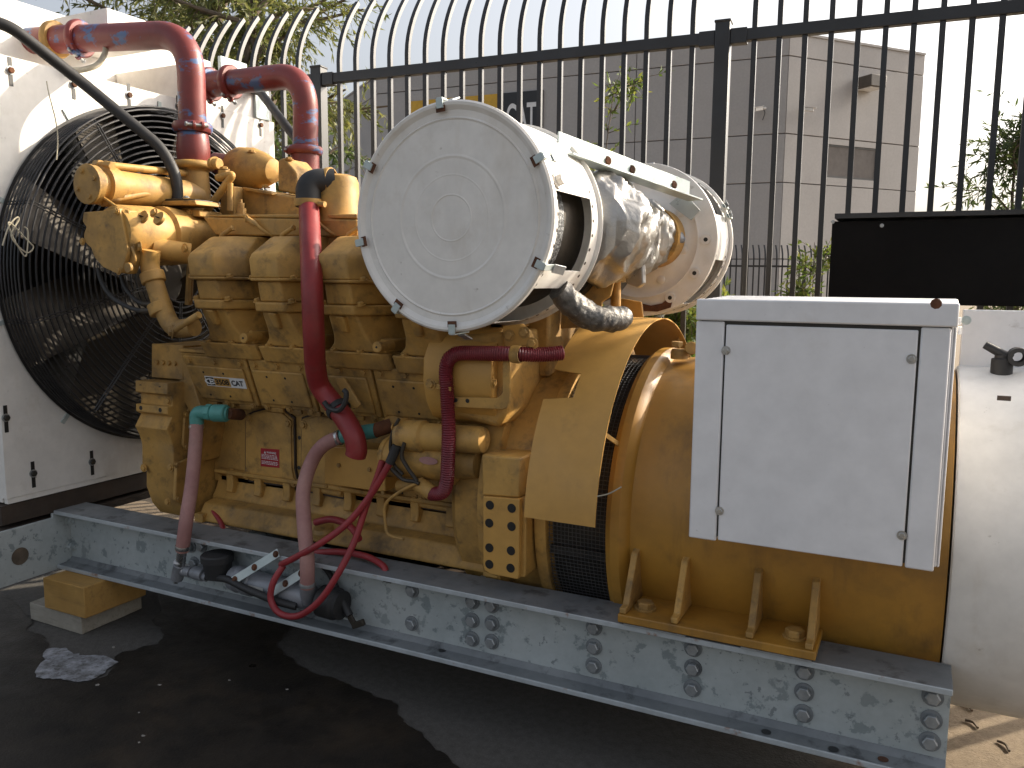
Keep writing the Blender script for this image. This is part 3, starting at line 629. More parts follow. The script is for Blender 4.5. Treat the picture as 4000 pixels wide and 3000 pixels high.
# upper tank
G().box(-.9, -.45, y0, 1.40, 2.302, 2.665).build('upper_tank', 'white', rad, .006)
G().box(-.448, -.10, .463, .70, 2.51, 2.64).build('overflow_box', 'white', rad, .003)
G().box(-.445, XP - .032, y0 + .022, y1 - .022, 2.285, 2.299).build('shroud_top', 'white', rad)
G().box(-.45, -.028, .773, 1.40, 2.302, 2.46).build('tank_lower', 'white', rad, .003)
G().box(-.12, -.012, 1.28, 1.385, 2.30, 2.50).build('corner_post', 'galvlight', rad, .003)
pl = G().box(-.05, -.03, 1.06, 1.245, 2.36, 2.57).build('lifting_plate', 'galvlight', rad, .003)
G().lathe((-.0295, 1.15, 2.52), (1, 0, 0), [(0, .03), (.0005, .03)], 20).build('eye_hole', 'signwhite', pl)
# slots with bolts on the panel
SL = [(-0.02,-0.05,2.242),(-0.02,0.219,2.245),(-0.02,0.492,2.256),(-0.02,0.766,2.258),(-0.02,1.048,2.265),(-0.02,1.319,2.264),(-0.02,-0.065,0.63),(-0.02,0.206,0.626),(-0.02,-0.162,0.878)]
for i, p in enumerate(SL):
    low = i > 5
    s = G().bar((XP + .0015, p[1], p[2] - .055), (XP + .0015, p[1], p[2] + .055), .016, .001, (1, 0, 0)).build('slot', 'black', pan)
    G().lathe((XP + .001, p[1], p[2] + .005), (1, 0, 0), [(0, .017), (.003, .017), (.003, .006)], 16).build('slot_washer', 'zinc', pan)
    bolt(pan, (XP + .004, p[1], p[2] + .005), (1, 0, 0), .0125, 'rust' if not low else 'darkmetal', washer=0)
# fan guard
gd = G().lathe((XP + .002, FY, FZ), (1, 0, 0), [(0, FR + .006), (.006, FR + .006), (.006, FR - .004), (0, FR - .004)], 96, False).build('guard_hoop', 'guardwire', rad)
def ring(x, r, th=.0042):
    G().tube([(x, FY + r * math.cos(2 * math.pi * k / 90), FZ + r * math.sin(2 * math.pi * k / 90)) for k in range(90)], th, 6, True).build('guard_ring', 'guardwire', gd)
for i in range(6): ring(.005 + i * .022, FR - .002)
for i in range(26): ring(.125 + .012 * math.sin(i / 26 * 1.5), FR - .016 - i * .025, .0045)
for k in range(10):
    a = R(k * 36 + 14); c, s = math.cos(a), math.sin(a)
    for d_ in (-.006, .006):
        ca, sa = c, s; off = Vector((0, -s, c)) * d_
        G().tube([V((XP, FY + (FR - .006) * c, FZ + (FR - .006) * s)) + off, V((.118, FY + (FR - .006) * c, FZ + (FR - .006) * s)) + off, V((.13, FY + (FR - .03) * c, FZ + (FR - .03) * s)) + off, V((.142, FY + .12 * c, FZ + .12 * s)) + off], .003, 5).build('guard_spoke', 'guardwire', gd)
    G().bar((XP + .003, FY + (FR + .004) * c, FZ + (FR + .004) * s), (XP + .003, FY + (FR + .055) * c, FZ + (FR + .055) * s), .018, .006, (1, 0, 0)).build('guard_clip', 'galvlight', gd)
# fan
fan = G().lathe((-.15, FY, FZ), (1, 0, 0), [(0, .05), (0, .16), (.12, .16), (.12, .05)], 32).build('fan_hub', 'blade', rad)
for k in range(8):
    a = R(k * 45 + 20); c, s = math.cos(a), math.sin(a); rd = Vector((0, c, s)); tg = Vector((0, -s, c)); rings = []
    for r_, tw, wd in ((.14, .12, .10), (.4, .075, .125), (.735, .04, .14)):
        ctr = Vector((-.09, FY, FZ)) + rd * r_; q = tg * wd + Vector((1, 0, 0)) * tw
        nn = q.cross(rd).normalized() * .004; rings.append([ctr - q - nn, ctr + q - nn, ctr + q + nn, ctr - q + nn])
    G().loft(rings).build('fan_blade', 'blade', fan)
# strings hanging on the guard
st = G().tube(catmull([(0.16,-0.026,2.194),(0.16,-0.02,2.152),(0.16,0.002,2.052),(0.16,0.006,1.982),(0.16,-0.004,1.901)]), .0025, 5).build('string', 'string'); tag(st, 'thin pale string hanging in front of the fan guard', 'string')
st = G().tube(catmull([(0.155,-0.238,1.559),(0.155,-0.21,1.629),(0.155,-0.178,1.665),(0.155,-0.169,1.657),(0.155,-0.202,1.595),(0.155,-0.15,1.537),(0.155,-0.118,1.556),(0.155,-0.138,1.581),(0.155,-0.205,1.646),(0.155,-0.2,1.604),(0.155,-0.16,1.528),(0.155,-0.145,1.537),(0.155,-0.136,1.616),(0.155,-0.149,1.633)]), .0028, 5).build('string', 'string'); tag(st, 'tangled pale string caught on the left rim of the fan guard', 'string')

# ================================================================ ENGINE
eng = thing('diesel_engine', 'large yellow V8 diesel engine with black and white 3508 CAT badge', 'engine', (1.2, .6, .46))
Yl = 'yellow'
# crankcase and upper block
G().box(.62, 1.99, .30, .90, .60, 1.0).build('crankcase', Yl, eng, .006)
blk = G().prism([(.60, .165, 1.15), (.60, .238, .95), (.60, .32, .935), (.60, .88, .935), (.60, 1.04, 1.15)], (1.32, 0, 0)).build('upper_block', Yl, eng, .006)
G().prism([(.60, .158, 1.152), (.60, .158, 1.166), (.60, 1.04, 1.166), (.60, 1.04, 1.152)], (1.34, 0, 0)).build('deck_plate', Yl, eng, .004)
G().box(.70, 1.95, .36, .84, 1.165, 1.45).build('valley_block', Yl, eng, .01)
# side inspection covers on the slanted face
sl_d = Vector((0, .073, -.20)).normalized(); sl_n = Vector((0, -.20, -.073)).normalized()
CT = [.622, 0.963, 1.253, 1.539, 1.813]
def sp(x, t, off): return Vector((x, .165, 1.148)) + sl_d * t + sl_n * off
for i in range(4):
    a, b = CT[i] + .006, CT[i + 1] - .006
    cv = G().prism([sp(a, .004, 0), sp(b, .004, 0), sp(b, .205, 0), sp(a, .205, 0)], sl_n * .014).build('side_cover', Yl, eng, .004)
    G().prism([sp(a + .012, .042, .0145), sp(b - .022, .042, .0145), sp(b - .016, .185, .0145), sp(a + .018, .185, .0145)], sl_n * .010).build('raised_panel', Yl, cv, .005)
    for k in range(3):
        x = a + .03 + (b - a - .06) * k / 2
        bolt(cv, sp(x, .022, .0145), sl_n, .0105); bolt(cv, sp(x, .203, .0145), sl_n, .0105)
    for k in (.3, .62):
        x = a + (b - a) * k
        for t in (.066, .165): G().cyl(sp(x, t, .0246), sp(x, t, .0252), .0048, n=10).build('hole', 'ink', cv)
    for k in range(3): G().prism([sp(a + .04 + k * .09, .206, 0), sp(a + .10 + k * .09, .206, 0), sp(a + .10 + k * .09, .226, 0), sp(a + .04 + k * .09, .226, 0)], sl_n * .012).build('lower_tab', Yl, cv, .003)
# badge
bdg = G().prism([sp(0.727, .082, .0248), sp(0.934, .082, .0248), sp(0.934, .124, .0248), sp(0.727, .124, .0248)], sl_n * .0015).build('badge', 'signwhite', eng)
bx_, bw_ = 0.727, 0.934 - 0.727
def bp_(f, t, off=.0265): return sp(bx_ + bw_ * f, .082 + .042 * t, off)
G().prism([bp_(.02, .08), bp_(.22, .08), bp_(.22, .92), bp_(.02, .92)], sl_n * .0006).build('logo_square', 'ink', bdg)
G().prism([bp_(.23, .08), bp_(.62, .08), bp_(.62, .92), bp_(.23, .92)], sl_n * .0006).build('number_field', 'tan', bdg)
def ringseg(a0, a1, r0, r1, cx, cy):
    P = []; 
    for k in range(13): a = R(a0 + (a1 - a0) * k / 12); P.append(bp_(cx + r1 * math.cos(a) * .46, cy - r1 * math.sin(a), .0273))
    for k in range(12, -1, -1): a = R(a0 + (a1 - a0) * k / 12); P.append(bp_(cx + r0 * math.cos(a) * .46, cy - r0 * math.sin(a), .0273))
    return P
g = G(); g.prism(ringseg(30, 330, .2, .31, .12, .5), sl_n * .0004); g.prism([bp_(.108, .16, .0273), bp_(.132, .16, .0273), bp_(.132, .84, .0273), bp_(.108, .84, .0273)], sl_n * .0004); g.prism([bp_(.12, .44, .0274), bp_(.2, .44, .0274), bp_(.2, .56, .0274), bp_(.12, .56, .0274)], sl_n * .0004)
g.build('logo_mark', 'signwhite', bdg, smooth=False)
upv = -sl_d
text(bdg, '3508', bp_(.255, .74, .0274), (1, 0, 0), upv, (bw_ * .34, .022), 'ink', bold=.03, depth=.0004)
text(bdg, 'CAT', bp_(.66, .74, .0274), (1, 0, 0), upv, (bw_ * .29, .022), 'ink', bold=.03, depth=.0004)
# cylinder heads
HXC = [.895 + .297 * k for k in range(4)]
zc0, zc1, zc2 = 1.45, 1.528, 1.589
zb1, zf2, zbd, zba, zbb = 1.439, 1.366, 1.332, 1.203, 1.155
def plan(xc, hf, hw, yf, yb, z, ch=.10, mir=False):
    P = [(xc - hf, yf), (xc + hf, yf), (xc + hw, yf + ch), (xc + hw, yb), (xc - hw, yb), (xc - hw, yf + ch)]
    return [(x, 1.2 - y if mir else y, z) for x, y in P]
# the heads lean outwards with the bank of the V
for mir in (False, True):
  for i, xc in enumerate(HXC):
    dz = -.004 * i
    def pl_n(hf, hw, yf, z, ch=.10, dp=.32): return plan(xc, hf, hw, yf, yf + dp, z + dz, ch, mir)
    hd = G(); hd.loft([pl_n(.122, .143, .140, zbb - .014, .02), pl_n(.120, .142, .106, zba, .02)])
    hd.loft([pl_n(.112, .140, .128, zba, .05), pl_n(.080, .130, .118, zba + .028, .10), pl_n(.064, .118, .095, (zba + zbd) / 2, .11), pl_n(.058, .112, .062, zbd, .11)])
    hd.loft([pl_n(.066, .124, .040, zbd), pl_n(.064, .122, .034, zf2)])
    hd.loft([pl_n(.053, .108, .052, zf2), pl_n(.051, .106, .036, zb1)])
    if not mir:
        hd.prism([(xc - .018, .042, zbd + dz - .004), (xc + .018, .042, zbd + dz - .004), (xc + .012, .074, zbd + dz - .06), (xc - .014, .074, zbd + dz - .06)], (0, .06, 0))
        hd.prism([(xc + .10, .14, zba + dz + .05), (xc + .134, .12, zba + dz + .045), (xc + .137, .12, zba + dz), (xc + .09, .12, zba + dz)], (0, .14, 0))
    h = hd.build('cylinder_head', Yl, eng, .007, 3)
    rc = G(); rc.loft([pl_n(.067, .129, .020, zb1, .10), pl_n(.067, .129, .018, zc0, .10)])
    rc.loft([pl_n(.063, .125, .020, zc0), pl_n(.061, .123, .010, zc1 - .014), pl_n(.057, .120, .018, zc1 + .006), pl_n(.052, .112, .110, zc2 + .004, .07, .22), pl_n(.05, .112, .130, zc2 + .010, .06, .20)])
    r_ = rc.build('rocker_cover', Yl, eng, .014, 3)
    if mir: continue
    for q in (-.085, .03): bolt(h, (xc + q, .119, zba + dz + .001), (0, -.3, 1), .011)
    for q in (-.045, .075): G().cyl((xc + q, .117, zba + dz + .0005), (xc + q, .117, zba + dz + .0014), .007, n=10).build('hole', 'ink', h)
    for q in (-.074, .082): bolt(h, (xc + q, .060, zf2 + dz + .001), (0, -.3, 1), .0115, h=1.1)
    G().cyl((xc + .124, .085, zba + dz + .024), (xc + .124, .17, zba + dz + .024), .019, n=20).build('plug_boss', Yl, h, .003)
    G().cyl((xc + .124, .0845, zba + dz + .024), (xc + .124, .0835, zba + dz + .024), .004, n=8).build('hole', 'ink', h)
    bolt(r_, (xc + .094, .058, zc0 + dz), (0, -.3, 1), .0105, h=1.0); bolt(r_, (xc - .094, .058, zc0 + dz), (0, -.3, 1), .0105, h=1.0)
    # fuel line fittings above each cover
    p = Vector((xc - .05, .17, zc2 + dz + .018)); q = p + Vector((.04, .01, .024))
    G().tube([p + Vector((-.01, 0, -.02)), p, q], .0085, 10).build('fuel_fitting', Yl, eng); bolt(eng, q, (1, 0, .4), .011, washer=0)
    if i < 3:
        s = q + Vector((.07, .01, .035)); bolt(eng, s, (-.5, -1, 0), .013, washer=1.2)
        G().tube(catmull([s, s + Vector((.04, 0, -.02)), s + Vector((.08, .01, -.05)), s + Vector((.11, .05, -.075))]), [.011, .011, .011, .006, .006, .006, .006, .006], 10).build('fuel_line', Yl, eng)
# trough shaped manifold above the rocker covers
G().prism([(0.705,0.21,1.682),(0.785,0.21,1.677),(1.445,0.21,1.653),(1.443,0.21,1.592),(0.772,0.21,1.61)], (0, .24, 0)).build('fuel_manifold', Yl, eng, .006)
G().prism([(0.711,0.212,1.689),(1.443,0.212,1.672),(1.443,0.212,1.656),(0.784,0.212,1.678)], (0, .23, 0)).build('manifold_top', Yl, eng, .004)
# after-cooler housing and castings behind
G().prism([(0.614,0.46,1.829),(0.984,0.46,1.769),(1.258,0.46,1.752),(1.256,0.46,1.629),(0.605,0.46,1.641)], (0, .32, 0)).build('aftercooler', Yl, eng, .008)
G().prism([(0.695,0.44,1.82),(0.849,0.44,1.793),(0.848,0.44,1.782),(0.694,0.44,1.808)], (0, .3, 0)).build('cooler_flange', Yl, eng, .002)
c0 = (0.51,0.6,1.928); c1 = (0.771,0.6,1.856)
d_ = Vector((1, 0, -.12)); 
G().lathe(c0, d_, [(-.02, .02), (-.012, .075), (.02, .088), (.09, .09), (.15, .075), (.21, .05), (.22, .01)], 40).build('water_manifold', Yl, eng, ang=40)
G().prism([(0.797,0.54,1.937),(0.827,0.54,1.945),(0.894,0.54,1.881),(0.897,0.54,1.791),(0.793,0.54,1.811)], (0, .15, 0)).build('manifold_end', Yl, eng, .008)
for p in [(0.637,0.56,1.978),(0.839,0.56,1.937),(0.706,0.56,1.83)]: bolt(eng, p, (0, 0, 1), .014)
G().cyl((0.364,0.62,1.958), (0.48,0.62,1.94), .046).build('water_pipe', 'red', eng)
# thermostat housing beneath the first red pipe
tc = (0.445,0.42,1.928)
th = G().lathe((tc[0], tc[1], 1.724), (0, 0, 1), [(0, .062), (.06, .064), (1.89 - 1.724, .058), (1.901 - 1.724, .066)], 36).build('thermostat_housing', Yl, eng, ang=35)
G().lathe((tc[0], tc[1], 1.901), (0, 0, 1), [(0, .062), (.0, .078), (.01, .088), (.022, .088), (.032, .078), (.032, .05)], 40).build('collar', Yl, eng, ang=60)
bolt(th, (0.629,0.36,1.91), (1, -.3, 0), .018); G().cyl((0.604,0.36,1.911), (0.652,0.36,1.905), .022).build('collar_lug', Yl, th, .003)
G().prism([(0.632,0.39,1.825),(0.696,0.39,1.818),(0.688,0.39,1.636),(0.597,0.39,1.638)], (0, .05, 0)).build('web_plate', Yl, eng, .003)
# hex joints and tubes
G().tube(fillet([(0.639,0.36,1.851),(0.725,0.36,1.861),(0.526,0.36,1.675),(0.49,0.36,1.6),(0.47,0.36,1.523),(0.45,0.36,1.368),(0.445,0.36,1.332)], [.02, .06, .05, .05, .05]), .0155, 12).build('oil_tube', Yl, eng)
for p, q in (((0.531,0.36,1.679), (0.508,0.36,1.645)), ((0.519,0.36,1.637), (0.49,0.36,1.596))): G().cyl(p, q, .024, n=6).build('tube_nut', Yl, eng, .002)
G().cyl((0.656,0.38,1.882), (0.654,0.38,1.837), .026, n=6).build('tube_nut', Yl, eng, .002); bolt(eng, (0.656,0.38,1.885), (0, 0, 1), .015)
G().tube(fillet([(0.518,0.34,1.617),(0.497,0.34,1.522),(0.482,0.34,1.349)], .03), .006, 8).build('sense_line', Yl, eng)
sn = (0.761,0.36,1.715)
G().lathe(V(sn) - Vector((0, 0, .02)), (0, 0, 1), [(0, .03), (.008, .03), (.008, .02), (.03, .02), (.03, .014), (.05, .014), (.052, .006), (.065, .006)], 12).build('sensor', Yl, eng, ang=30)
G().tube(fillet([(0.706,0.36,1.827),(0.701,0.36,1.717)], .01), .012, 10).build('drain_tube', Yl, eng)
# flange below the black brace tube
fl = G().prism([(0.489,0.2,1.749),(0.677,0.2,1.746),(0.686,0.2,1.728),(0.488,0.2,1.731)], (0, .13, 0)).build('brace_flange', Yl, eng, .003)
G().prism([(0.475,0.21,1.758),(0.566,0.21,1.758),(0.669,0.21,1.751),(0.669,0.21,1.744),(0.474,0.21,1.749)], (0, .12, 0)).build('brace_pad', 'black', eng, .003)
for p in [(0.482,0.22,1.762),(0.611,0.22,1.759)]: bolt(fl, p, (0, 0, 1), .010, 'zinc')
G().prism([(0.456,0.24,1.721),(0.657,0.24,1.711),(0.656,0.24,1.686),(0.454,0.24,1.695)], (0, .12, 0)).build('bracket_bar', Yl, eng, .004)
for p in [(0.498,0.237,1.704),(0.607,0.237,1.701)]: bolt(eng, p, (0, -1, 0), .011)
G().prism([(0.478,0.28,1.697),(0.618,0.28,1.686),(0.612,0.28,1.579),(0.471,0.28,1.581)], (0, .2, 0)).build('governor_box', Yl, eng, .006)
for p in [(0.483,0.277,1.596),(0.595,0.277,1.592)]: bolt(eng, p, (0, -1, 0), .012)
# cylinder lying across the front (axis away from the camera side)
e0 = Vector((0.45,-0.085,1.786)); e1 = e0 + Vector((0, .5, 0))
cy = G().lathe(e0, (0, 1, 0), [(0, .02), (0, .070), (.02, .072), (.024, .058), (.05, .058), (.054, .075), (.10, .075), (.105, .066), (.5, .063)], 36).build('oil_filter_head', Yl, eng, ang=30)
G().lathe(e0, (0, -1, 0), [(0, .074), (.010, .074), (.012, .06)], 24).build('end_cap', Yl, eng, .002)
for a in range(0, 360, 90):
    bolt(cy, e0 + Vector((.05 * math.cos(R(a + 20)), -.012, .05 * math.sin(R(a + 20)))), (0, -1, 0), .009)
bolt(cy, V((0.38,0.017,1.796)), (.5, -1, 0), .019)
G().tube(fillet([(0.409,-0.02,1.839), (0.414,-0.02,1.864), (0.455,-0.02,1.864), (0.474,0.14,1.867), (0.452,0.37,1.879)], [.008, .01, .03]), .014, 12).build('oil_pipe', Yl, eng)
G().cyl((0.406,-0.02,1.865), (0.437,-0.02,1.865), .019, n=6).build('pipe_nut', Yl, eng, .002); G().cyl((0.463,-0.02,1.863), (0.5,-0.02,1.856), .018, n=6).build('pipe_nut', Yl, eng, .002)
G().tube(fillet([(0.41,-0.02,1.753), (0.444,-0.02,1.728), (0.496,-0.02,1.736), (0.504,0.12,1.77), (0.453,0.33,1.783)], [.02, .02, .03]), .013, 12).build('oil_pipe', Yl, eng)
G().cyl((0.42,-0.02,1.742), (0.452,-0.02,1.724), .021, n=6).build('pipe_nut', Yl, eng, .002)
G().tube(catmull([(0.39,-0.06,1.779),(0.473,-0.06,1.747),(0.546,-0.06,1.711),(0.593,-0.06,1.682),(0.614,-0.06,1.628),(0.629,-0.06,1.561),(0.644,-0.06,1.528),(0.647,-0.06,1.507),(0.628,-0.06,1.486)]), .0055, 8).build('capillary', Yl, eng)
# front pump with flat cover plate
fpz = [(0.404,-0.08,1.686),(0.502,-0.08,1.688),(0.597,-0.08,1.695),(0.61,-0.08,1.66),(0.628,-0.08,1.577),(0.63,-0.08,1.535),(0.612,-0.08,1.494),(0.595,-0.08,1.46),(0.56,-0.08,1.461),(0.496,-0.08,1.482),(0.452,-0.08,1.518),(0.435,-0.08,1.554),(0.398,-0.08,1.577),(0.4,-0.08,1.606),(0.415,-0.08,1.631),(0.396,-0.08,1.652)]
pp = G().prism(fpz, (0, .02, 0)).build('pump_cover', Yl, eng, .003)
G().prism([(0.577,-0.06,1.699),(0.621,-0.06,1.688),(0.642,-0.06,1.578),(0.638,-0.06,1.511),(0.604,-0.06,1.457),(0.569,-0.06,1.46),(0.6,-0.06,1.536),(0.584,-0.06,1.662)], (0, .04, 0)).build('pump_flange', Yl, eng, .004)
for p in [(0.586,-0.083,1.684),(0.584,-0.083,1.468),(0.394,-0.083,1.577)]: bolt(pp, p, (0, -1, 0), .010)
pc = Vector((0.549,0.08,1.607))
pb = G().lathe(pc - Vector((0, .15, 0)), (0, 1, 0), [(0, .095), (.02, .105), (.16, .11), (.20, .10), (.21, .115), (.24, .115), (.4, .1)], 40).build('pump_body', Yl, eng, ang=32)
for u_, v_ in ((297, 476), (332, 478)):
    pass
for p in [(0.639,-0.035,1.653),(0.725,-0.035,1.646)]:
    q = V(p); G().lathe(q + Vector((0, .03, .01)), (-.1, -1, .55), [(0, .026), (.012, .026), (.012, .018)], 20).build('pipe_plug', Yl, pb); 
    G().bar(q + Vector((-.008, .017, .018)), q + Vector((.010, .017, .014)), .002, .014, (0, -1, .5)).build('plug_socket', 'ink', pb)
bolt(pb, (0.686,0,1.681), (0, -1, .4), .013); bolt(pb, (0.655,-0.04,1.555), (-.6, -1, 0), .015); bolt(pb, (0.749,0.08,1.554), (0, -1, 0), .013)
G().cyl((0.623,0.04,1.555), (0.711,0.14,1.537), .040).build('pump_outlet', Yl, eng, .004)
# elbow pipe descending from the pump
G().tube(fillet([(0.66,0,1.546),(0.647,0,1.487),(0.706,0,1.338),(0.754,0,1.254),(0.868,0,1.267)], [.05, .06, .06, .05]), .034, 18).build('water_elbow', Yl, eng)
for p, q in (((0.657,0,1.464), (0.67,0,1.427)), ((0.689,0,1.35), (0.706,0,1.311))): G().cyl(p, q, .044, n=28).build('elbow_sleeve', Yl, eng, .004)
G().tube(fillet([(0.787,-0.03,1.249),(0.926,-0.03,1.314)], .02), .013, 10).build('brace_rod', Yl, eng); bolt(eng, (0.787,-0.03,1.249), (-.7, -1, 0), .018)
G().cyl((0.695,-0.02,1.338), (0.679,-0.02,1.321), .018).build('hose_union', Yl, eng)
for a, b in (((0.689,-0.02,1.325), (0.62,-0.02,1.32)), ((0.672,0,1.344), (0.602,0,1.346))): G().cyl(a, b, .0105, n=10).build('hose_tail', 'blade', eng)
for pts in (catmull([(0.62,-0.02,1.32),(0.543,-0.02,1.335),(0.456,-0.02,1.372),(0.407,-0.02,1.425),(0.388,-0.02,1.478)]), catmull([(0.602,0,1.346),(0.558,0,1.365),(0.51,0,1.408),(0.493,0,1.452)])):
    h = G().tube(pts, .0085, 10).build('rubber_hose', 'rubber', eng)
G().lathe((0.653,-0.09,1.48), (0, -1, 0), [(0, .018), (.01, .018), (.01, .006)], 16).build('cap_nut', Yl, eng)
# front housing: thick plate, lobed towards the camera
XL, XR = .42, .60
fh = [(0.42,0.227,1.174),(0.42,0.184,1.177),(0.42,0.176,1.038),(0.42,0.22,1.03),(0.42,0.098,1.033),(0.42,0.095,0.988),(0.42,0.119,0.979),(0.42,0.119,0.939),(0.42,0.094,0.939),(0.42,0.093,0.909),(0.42,0.116,0.896),(0.42,0.085,0.849),(0.42,0.103,0.812),(0.42,0.114,0.772),(0.42,0.111,0.691),(0.42,0.13,0.652),(0.42,0.126,0.591),(0.42,0.15,0.516),(0.42,0.189,0.465)]
zt_, zb_ = fh[0][2], fh[-1][2]
fhp = [(XL, y, z) for _, y, z in fh] + [(XL, 1.2 - y, z) for _, y, z in reversed(fh)]
def clipf(poly, keep): return [p for p in poly if keep(p)]
fho = G().prism([(XL, max(y, -.06), z) for _, y, z in fhp], (XR - XL, 0, 0)).build('front_housing', Yl, eng, .006)
for p in [(0.42,0.202,1.13),(0.42,0.238,1.107),(0.42,0.271,1.105),(0.42,0.298,1.079),(0.42,0.337,1.075)]:
    pass
for u_ in (0, 1, 2, 3): bolt(fho, (XL + .035 + u_ * .034, fh[1][1] - .001, 1.102), (0, -1, 0), .0105, washer=0, h=1.2)
for q, z in ((.03, .13), (.13, .13), (.03, .02), (.13, .02)): pass
for j in (4, 8):
    yy = max(fh[j][1], -.06); zz = (fh[j][2] + fh[j + 1][2]) / 2
    for x in (XL + .03, XL + .14): G().cyl((x, yy - .0005, zz), (x, yy - .0012, zz), .009, n=14).build('hole', 'ink', fho)
for x, z in ((XL + .16, (fh[6][2] + fh[7][2]) / 2), (XL + .165, fh[14][2]), (XL + .01, fh[15][2] + .02), (XL + .14, fh[17][2] + .03)): bolt(fho, (x, max(fh[14][1], -.06) - .001 if z < .8 else max(fh[6][1], -.06) - .001, z), (0, -1, 0), .012)
# rear side of the housing: octagonal gear covers facing the block
G().prism([(0.605,0.161,0.882),(0.605,0.189,0.925),(0.605,0.297,0.91),(0.605,0.326,0.883),(0.605,0.32,0.749),(0.605,0.301,0.729),(0.605,0.164,0.754),(0.605,0.147,0.78)], (.012, 0, 0)).build('gear_cover', Yl, eng, .004)
G().prism([(0.605,0.109,0.711),(0.605,0.191,0.724),(0.605,0.301,0.723),(0.605,0.386,0.616),(0.605,0.354,0.491),(0.605,0.202,0.475),(0.605,0.094,0.563)], (.016, 0, 0)).build('gear_cover', Yl, eng, .005)
for p in [(0.618,0.169,0.9),(0.618,0.299,0.882),(0.618,0.162,0.769),(0.618,0.292,0.746)]: bolt(eng, p, (1, 0, 0), .010)
for p in [(0.622,0.109,0.707),(0.622,0.359,0.624),(0.622,0.109,0.566),(0.622,0.328,0.509)]: bolt(eng, p, (1, 0, 0), .010)
G().prism([(0.575,0.18,1.131),(0.609,0.18,1.133),(0.681,0.18,0.95),(0.703,0.18,0.896),(0.654,0.18,0.703),(0.615,0.18,0.698),(0.639,0.18,0.891),(0.574,0.18,0.981)], (0, .2, 0)).build('housing_web', Yl, eng, .004)
# crankcase doors
def door(pts, y=.30):
    c = sum((V(p) for p in pts), Vector()) / len(pts)
    d = G().prism(pts, (0, .012, 0)).build('crankcase_door', Yl, eng, .003)
    G().prism([V(p).lerp(c, -.045) + Vector((0, .004, 0)) for p in pts], (0, .012, 0)).build('gasket', 'brown', d)
    G().prism([V(p).lerp(c, .045) + Vector((0, -.008, 0)) for p in pts], (0, .01, 0)).build('door_face', Yl, d, .003)
    return d
d1 = door([(0.824,0.285,0.891),(0.861,0.285,0.909),(0.933,0.285,0.929),(1.021,0.285,0.929),(1.067,0.285,0.901),(1.065,0.285,0.703),(1.077,0.285,0.653),(1.041,0.285,0.63),(0.83,0.285,0.628),(0.811,0.285,0.65)])
d2 = door([(1.113,0.285,0.905),(1.2,0.285,0.934),(1.284,0.285,0.928),(1.305,0.285,0.885),(1.315,0.285,0.662),(1.303,0.285,0.616),(1.123,0.285,0.621),(1.1,0.285,0.646)])
d3 = door([(1.58,0.285,0.824),(1.756,0.285,0.866),(1.851,0.285,0.826),(1.897,0.285,0.682),(1.888,0.285,0.635),(1.842,0.285,0.622),(1.638,0.285,0.623),(1.578,0.285,0.659)])
for p in [(0.848,0.275,0.888),(1.052,0.275,0.883),(0.826,0.275,0.65),(1.072,0.275,0.649),(1.128,0.275,0.884),(1.31,0.275,0.896)]: bolt(eng, p, (0, -1, 0), .012)
for p in [(1.103,0.275,0.831),(1.097,0.275,0.711)]: G().cyl((p[0], .2795, p[2]), (p[0], .2785, p[2]), .008, n=12).build('hole', 'ink', eng)
for p in [(1.639,0.272,0.656),(1.665,0.272,0.658),(1.886,0.272,0.629)]: bolt(eng, p, (0, -1, 0), .012)
lb = G().prism([(0.906,0.276,0.771),(1.002,0.276,0.775),(1,0.276,0.7),(0.903,0.276,0.697)], (0, .001, 0)).build('warning_label', 'labelred', eng, label='red warning label with white lettering')
l0 = Vector((0.904,0.276,0.697)); lu = Vector((0, 0, 1)); lr = Vector((1, 0, 0)); lw_ = 1.001 - 0.904; lh = 0.771 - 0.697
text(lb, 'WARNING', l0 + lr * lw_ * .34 + lu * lh * .76, lr, lu, (lw_ * .5, lh * .11), 'signwhite', bold=.02)
g = G(); tri = [(.2, .74), (.3, .74), (.25, .88)]; g.prism([l0 + lr * lw_ * a + lu * lh * b - Vector((0, .0006, 0)) for a, b in tri], (0, -.0003, 0)); g.build('warning_triangle', 'signwhite', lb)
random.seed(4); g = G()
for row in range(8):
    if row == 4: continue
    x = .06; z = .66 - row * .072
    while x < .9:
        w2 = random.uniform(.05, .13); x2 = min(x + w2, .94); g.prism([l0 + lr * lw_ * a + lu * lh * b - Vector((0, .0006, 0)) for a, b in ((x, z), (x2, z), (x2, z + .03), (x, z + .03))], (0, -.0003, 0)); x = x2 + .025
g.build('small_print', 'signwhite', lb)
# oil pan: flange with notched stiffeners and base rail
G().prism([(.66, .262, .662), (.66, .262, .648), (.66, .30, .63), (.66, .30, .60), (.66, .9, .60), (.66, .9, .662)], (1.34, 0, 0)).build('pan_flange', Yl, eng, .003)
pan_ = G().prism([(.64, .315, .645), (.64, .285, .575), (.64, .265, .545), (.64, .27, .47), (.64, .93, .47), (.64, .9, .645)], (1.36, 0, 0)).build('oil_pan', Yl, eng, .008)
for k in range(9):
    x = .72 + k * .15
    G().prism([(x, .268, .655), (x, .27, .6), (x, .262, .575), (x, .30, .56), (x, .32, .655)], (.035, 0, 0)).build('pan_lug', Yl, pan_, .004)
    bolt(pan_, (x + .018, .285, .658), (0, 0, 1), .0085, h=1.1)
br = G().prism([(.66, .17, .466), (.66, .17, .482), (.66, .205, .535), (.66, .262, .545), (.66, .262, .466)], (1.37, 0, 0)).build('base_rail', Yl, eng, .006)
G().box(.655, .70, .155, .26, .4655, .50).build('rail_shoe', Yl, br, .003); G().box(1.985, 2.04, .15, .26, .4655, .515).build('rail_shoe', Yl, br, .003)
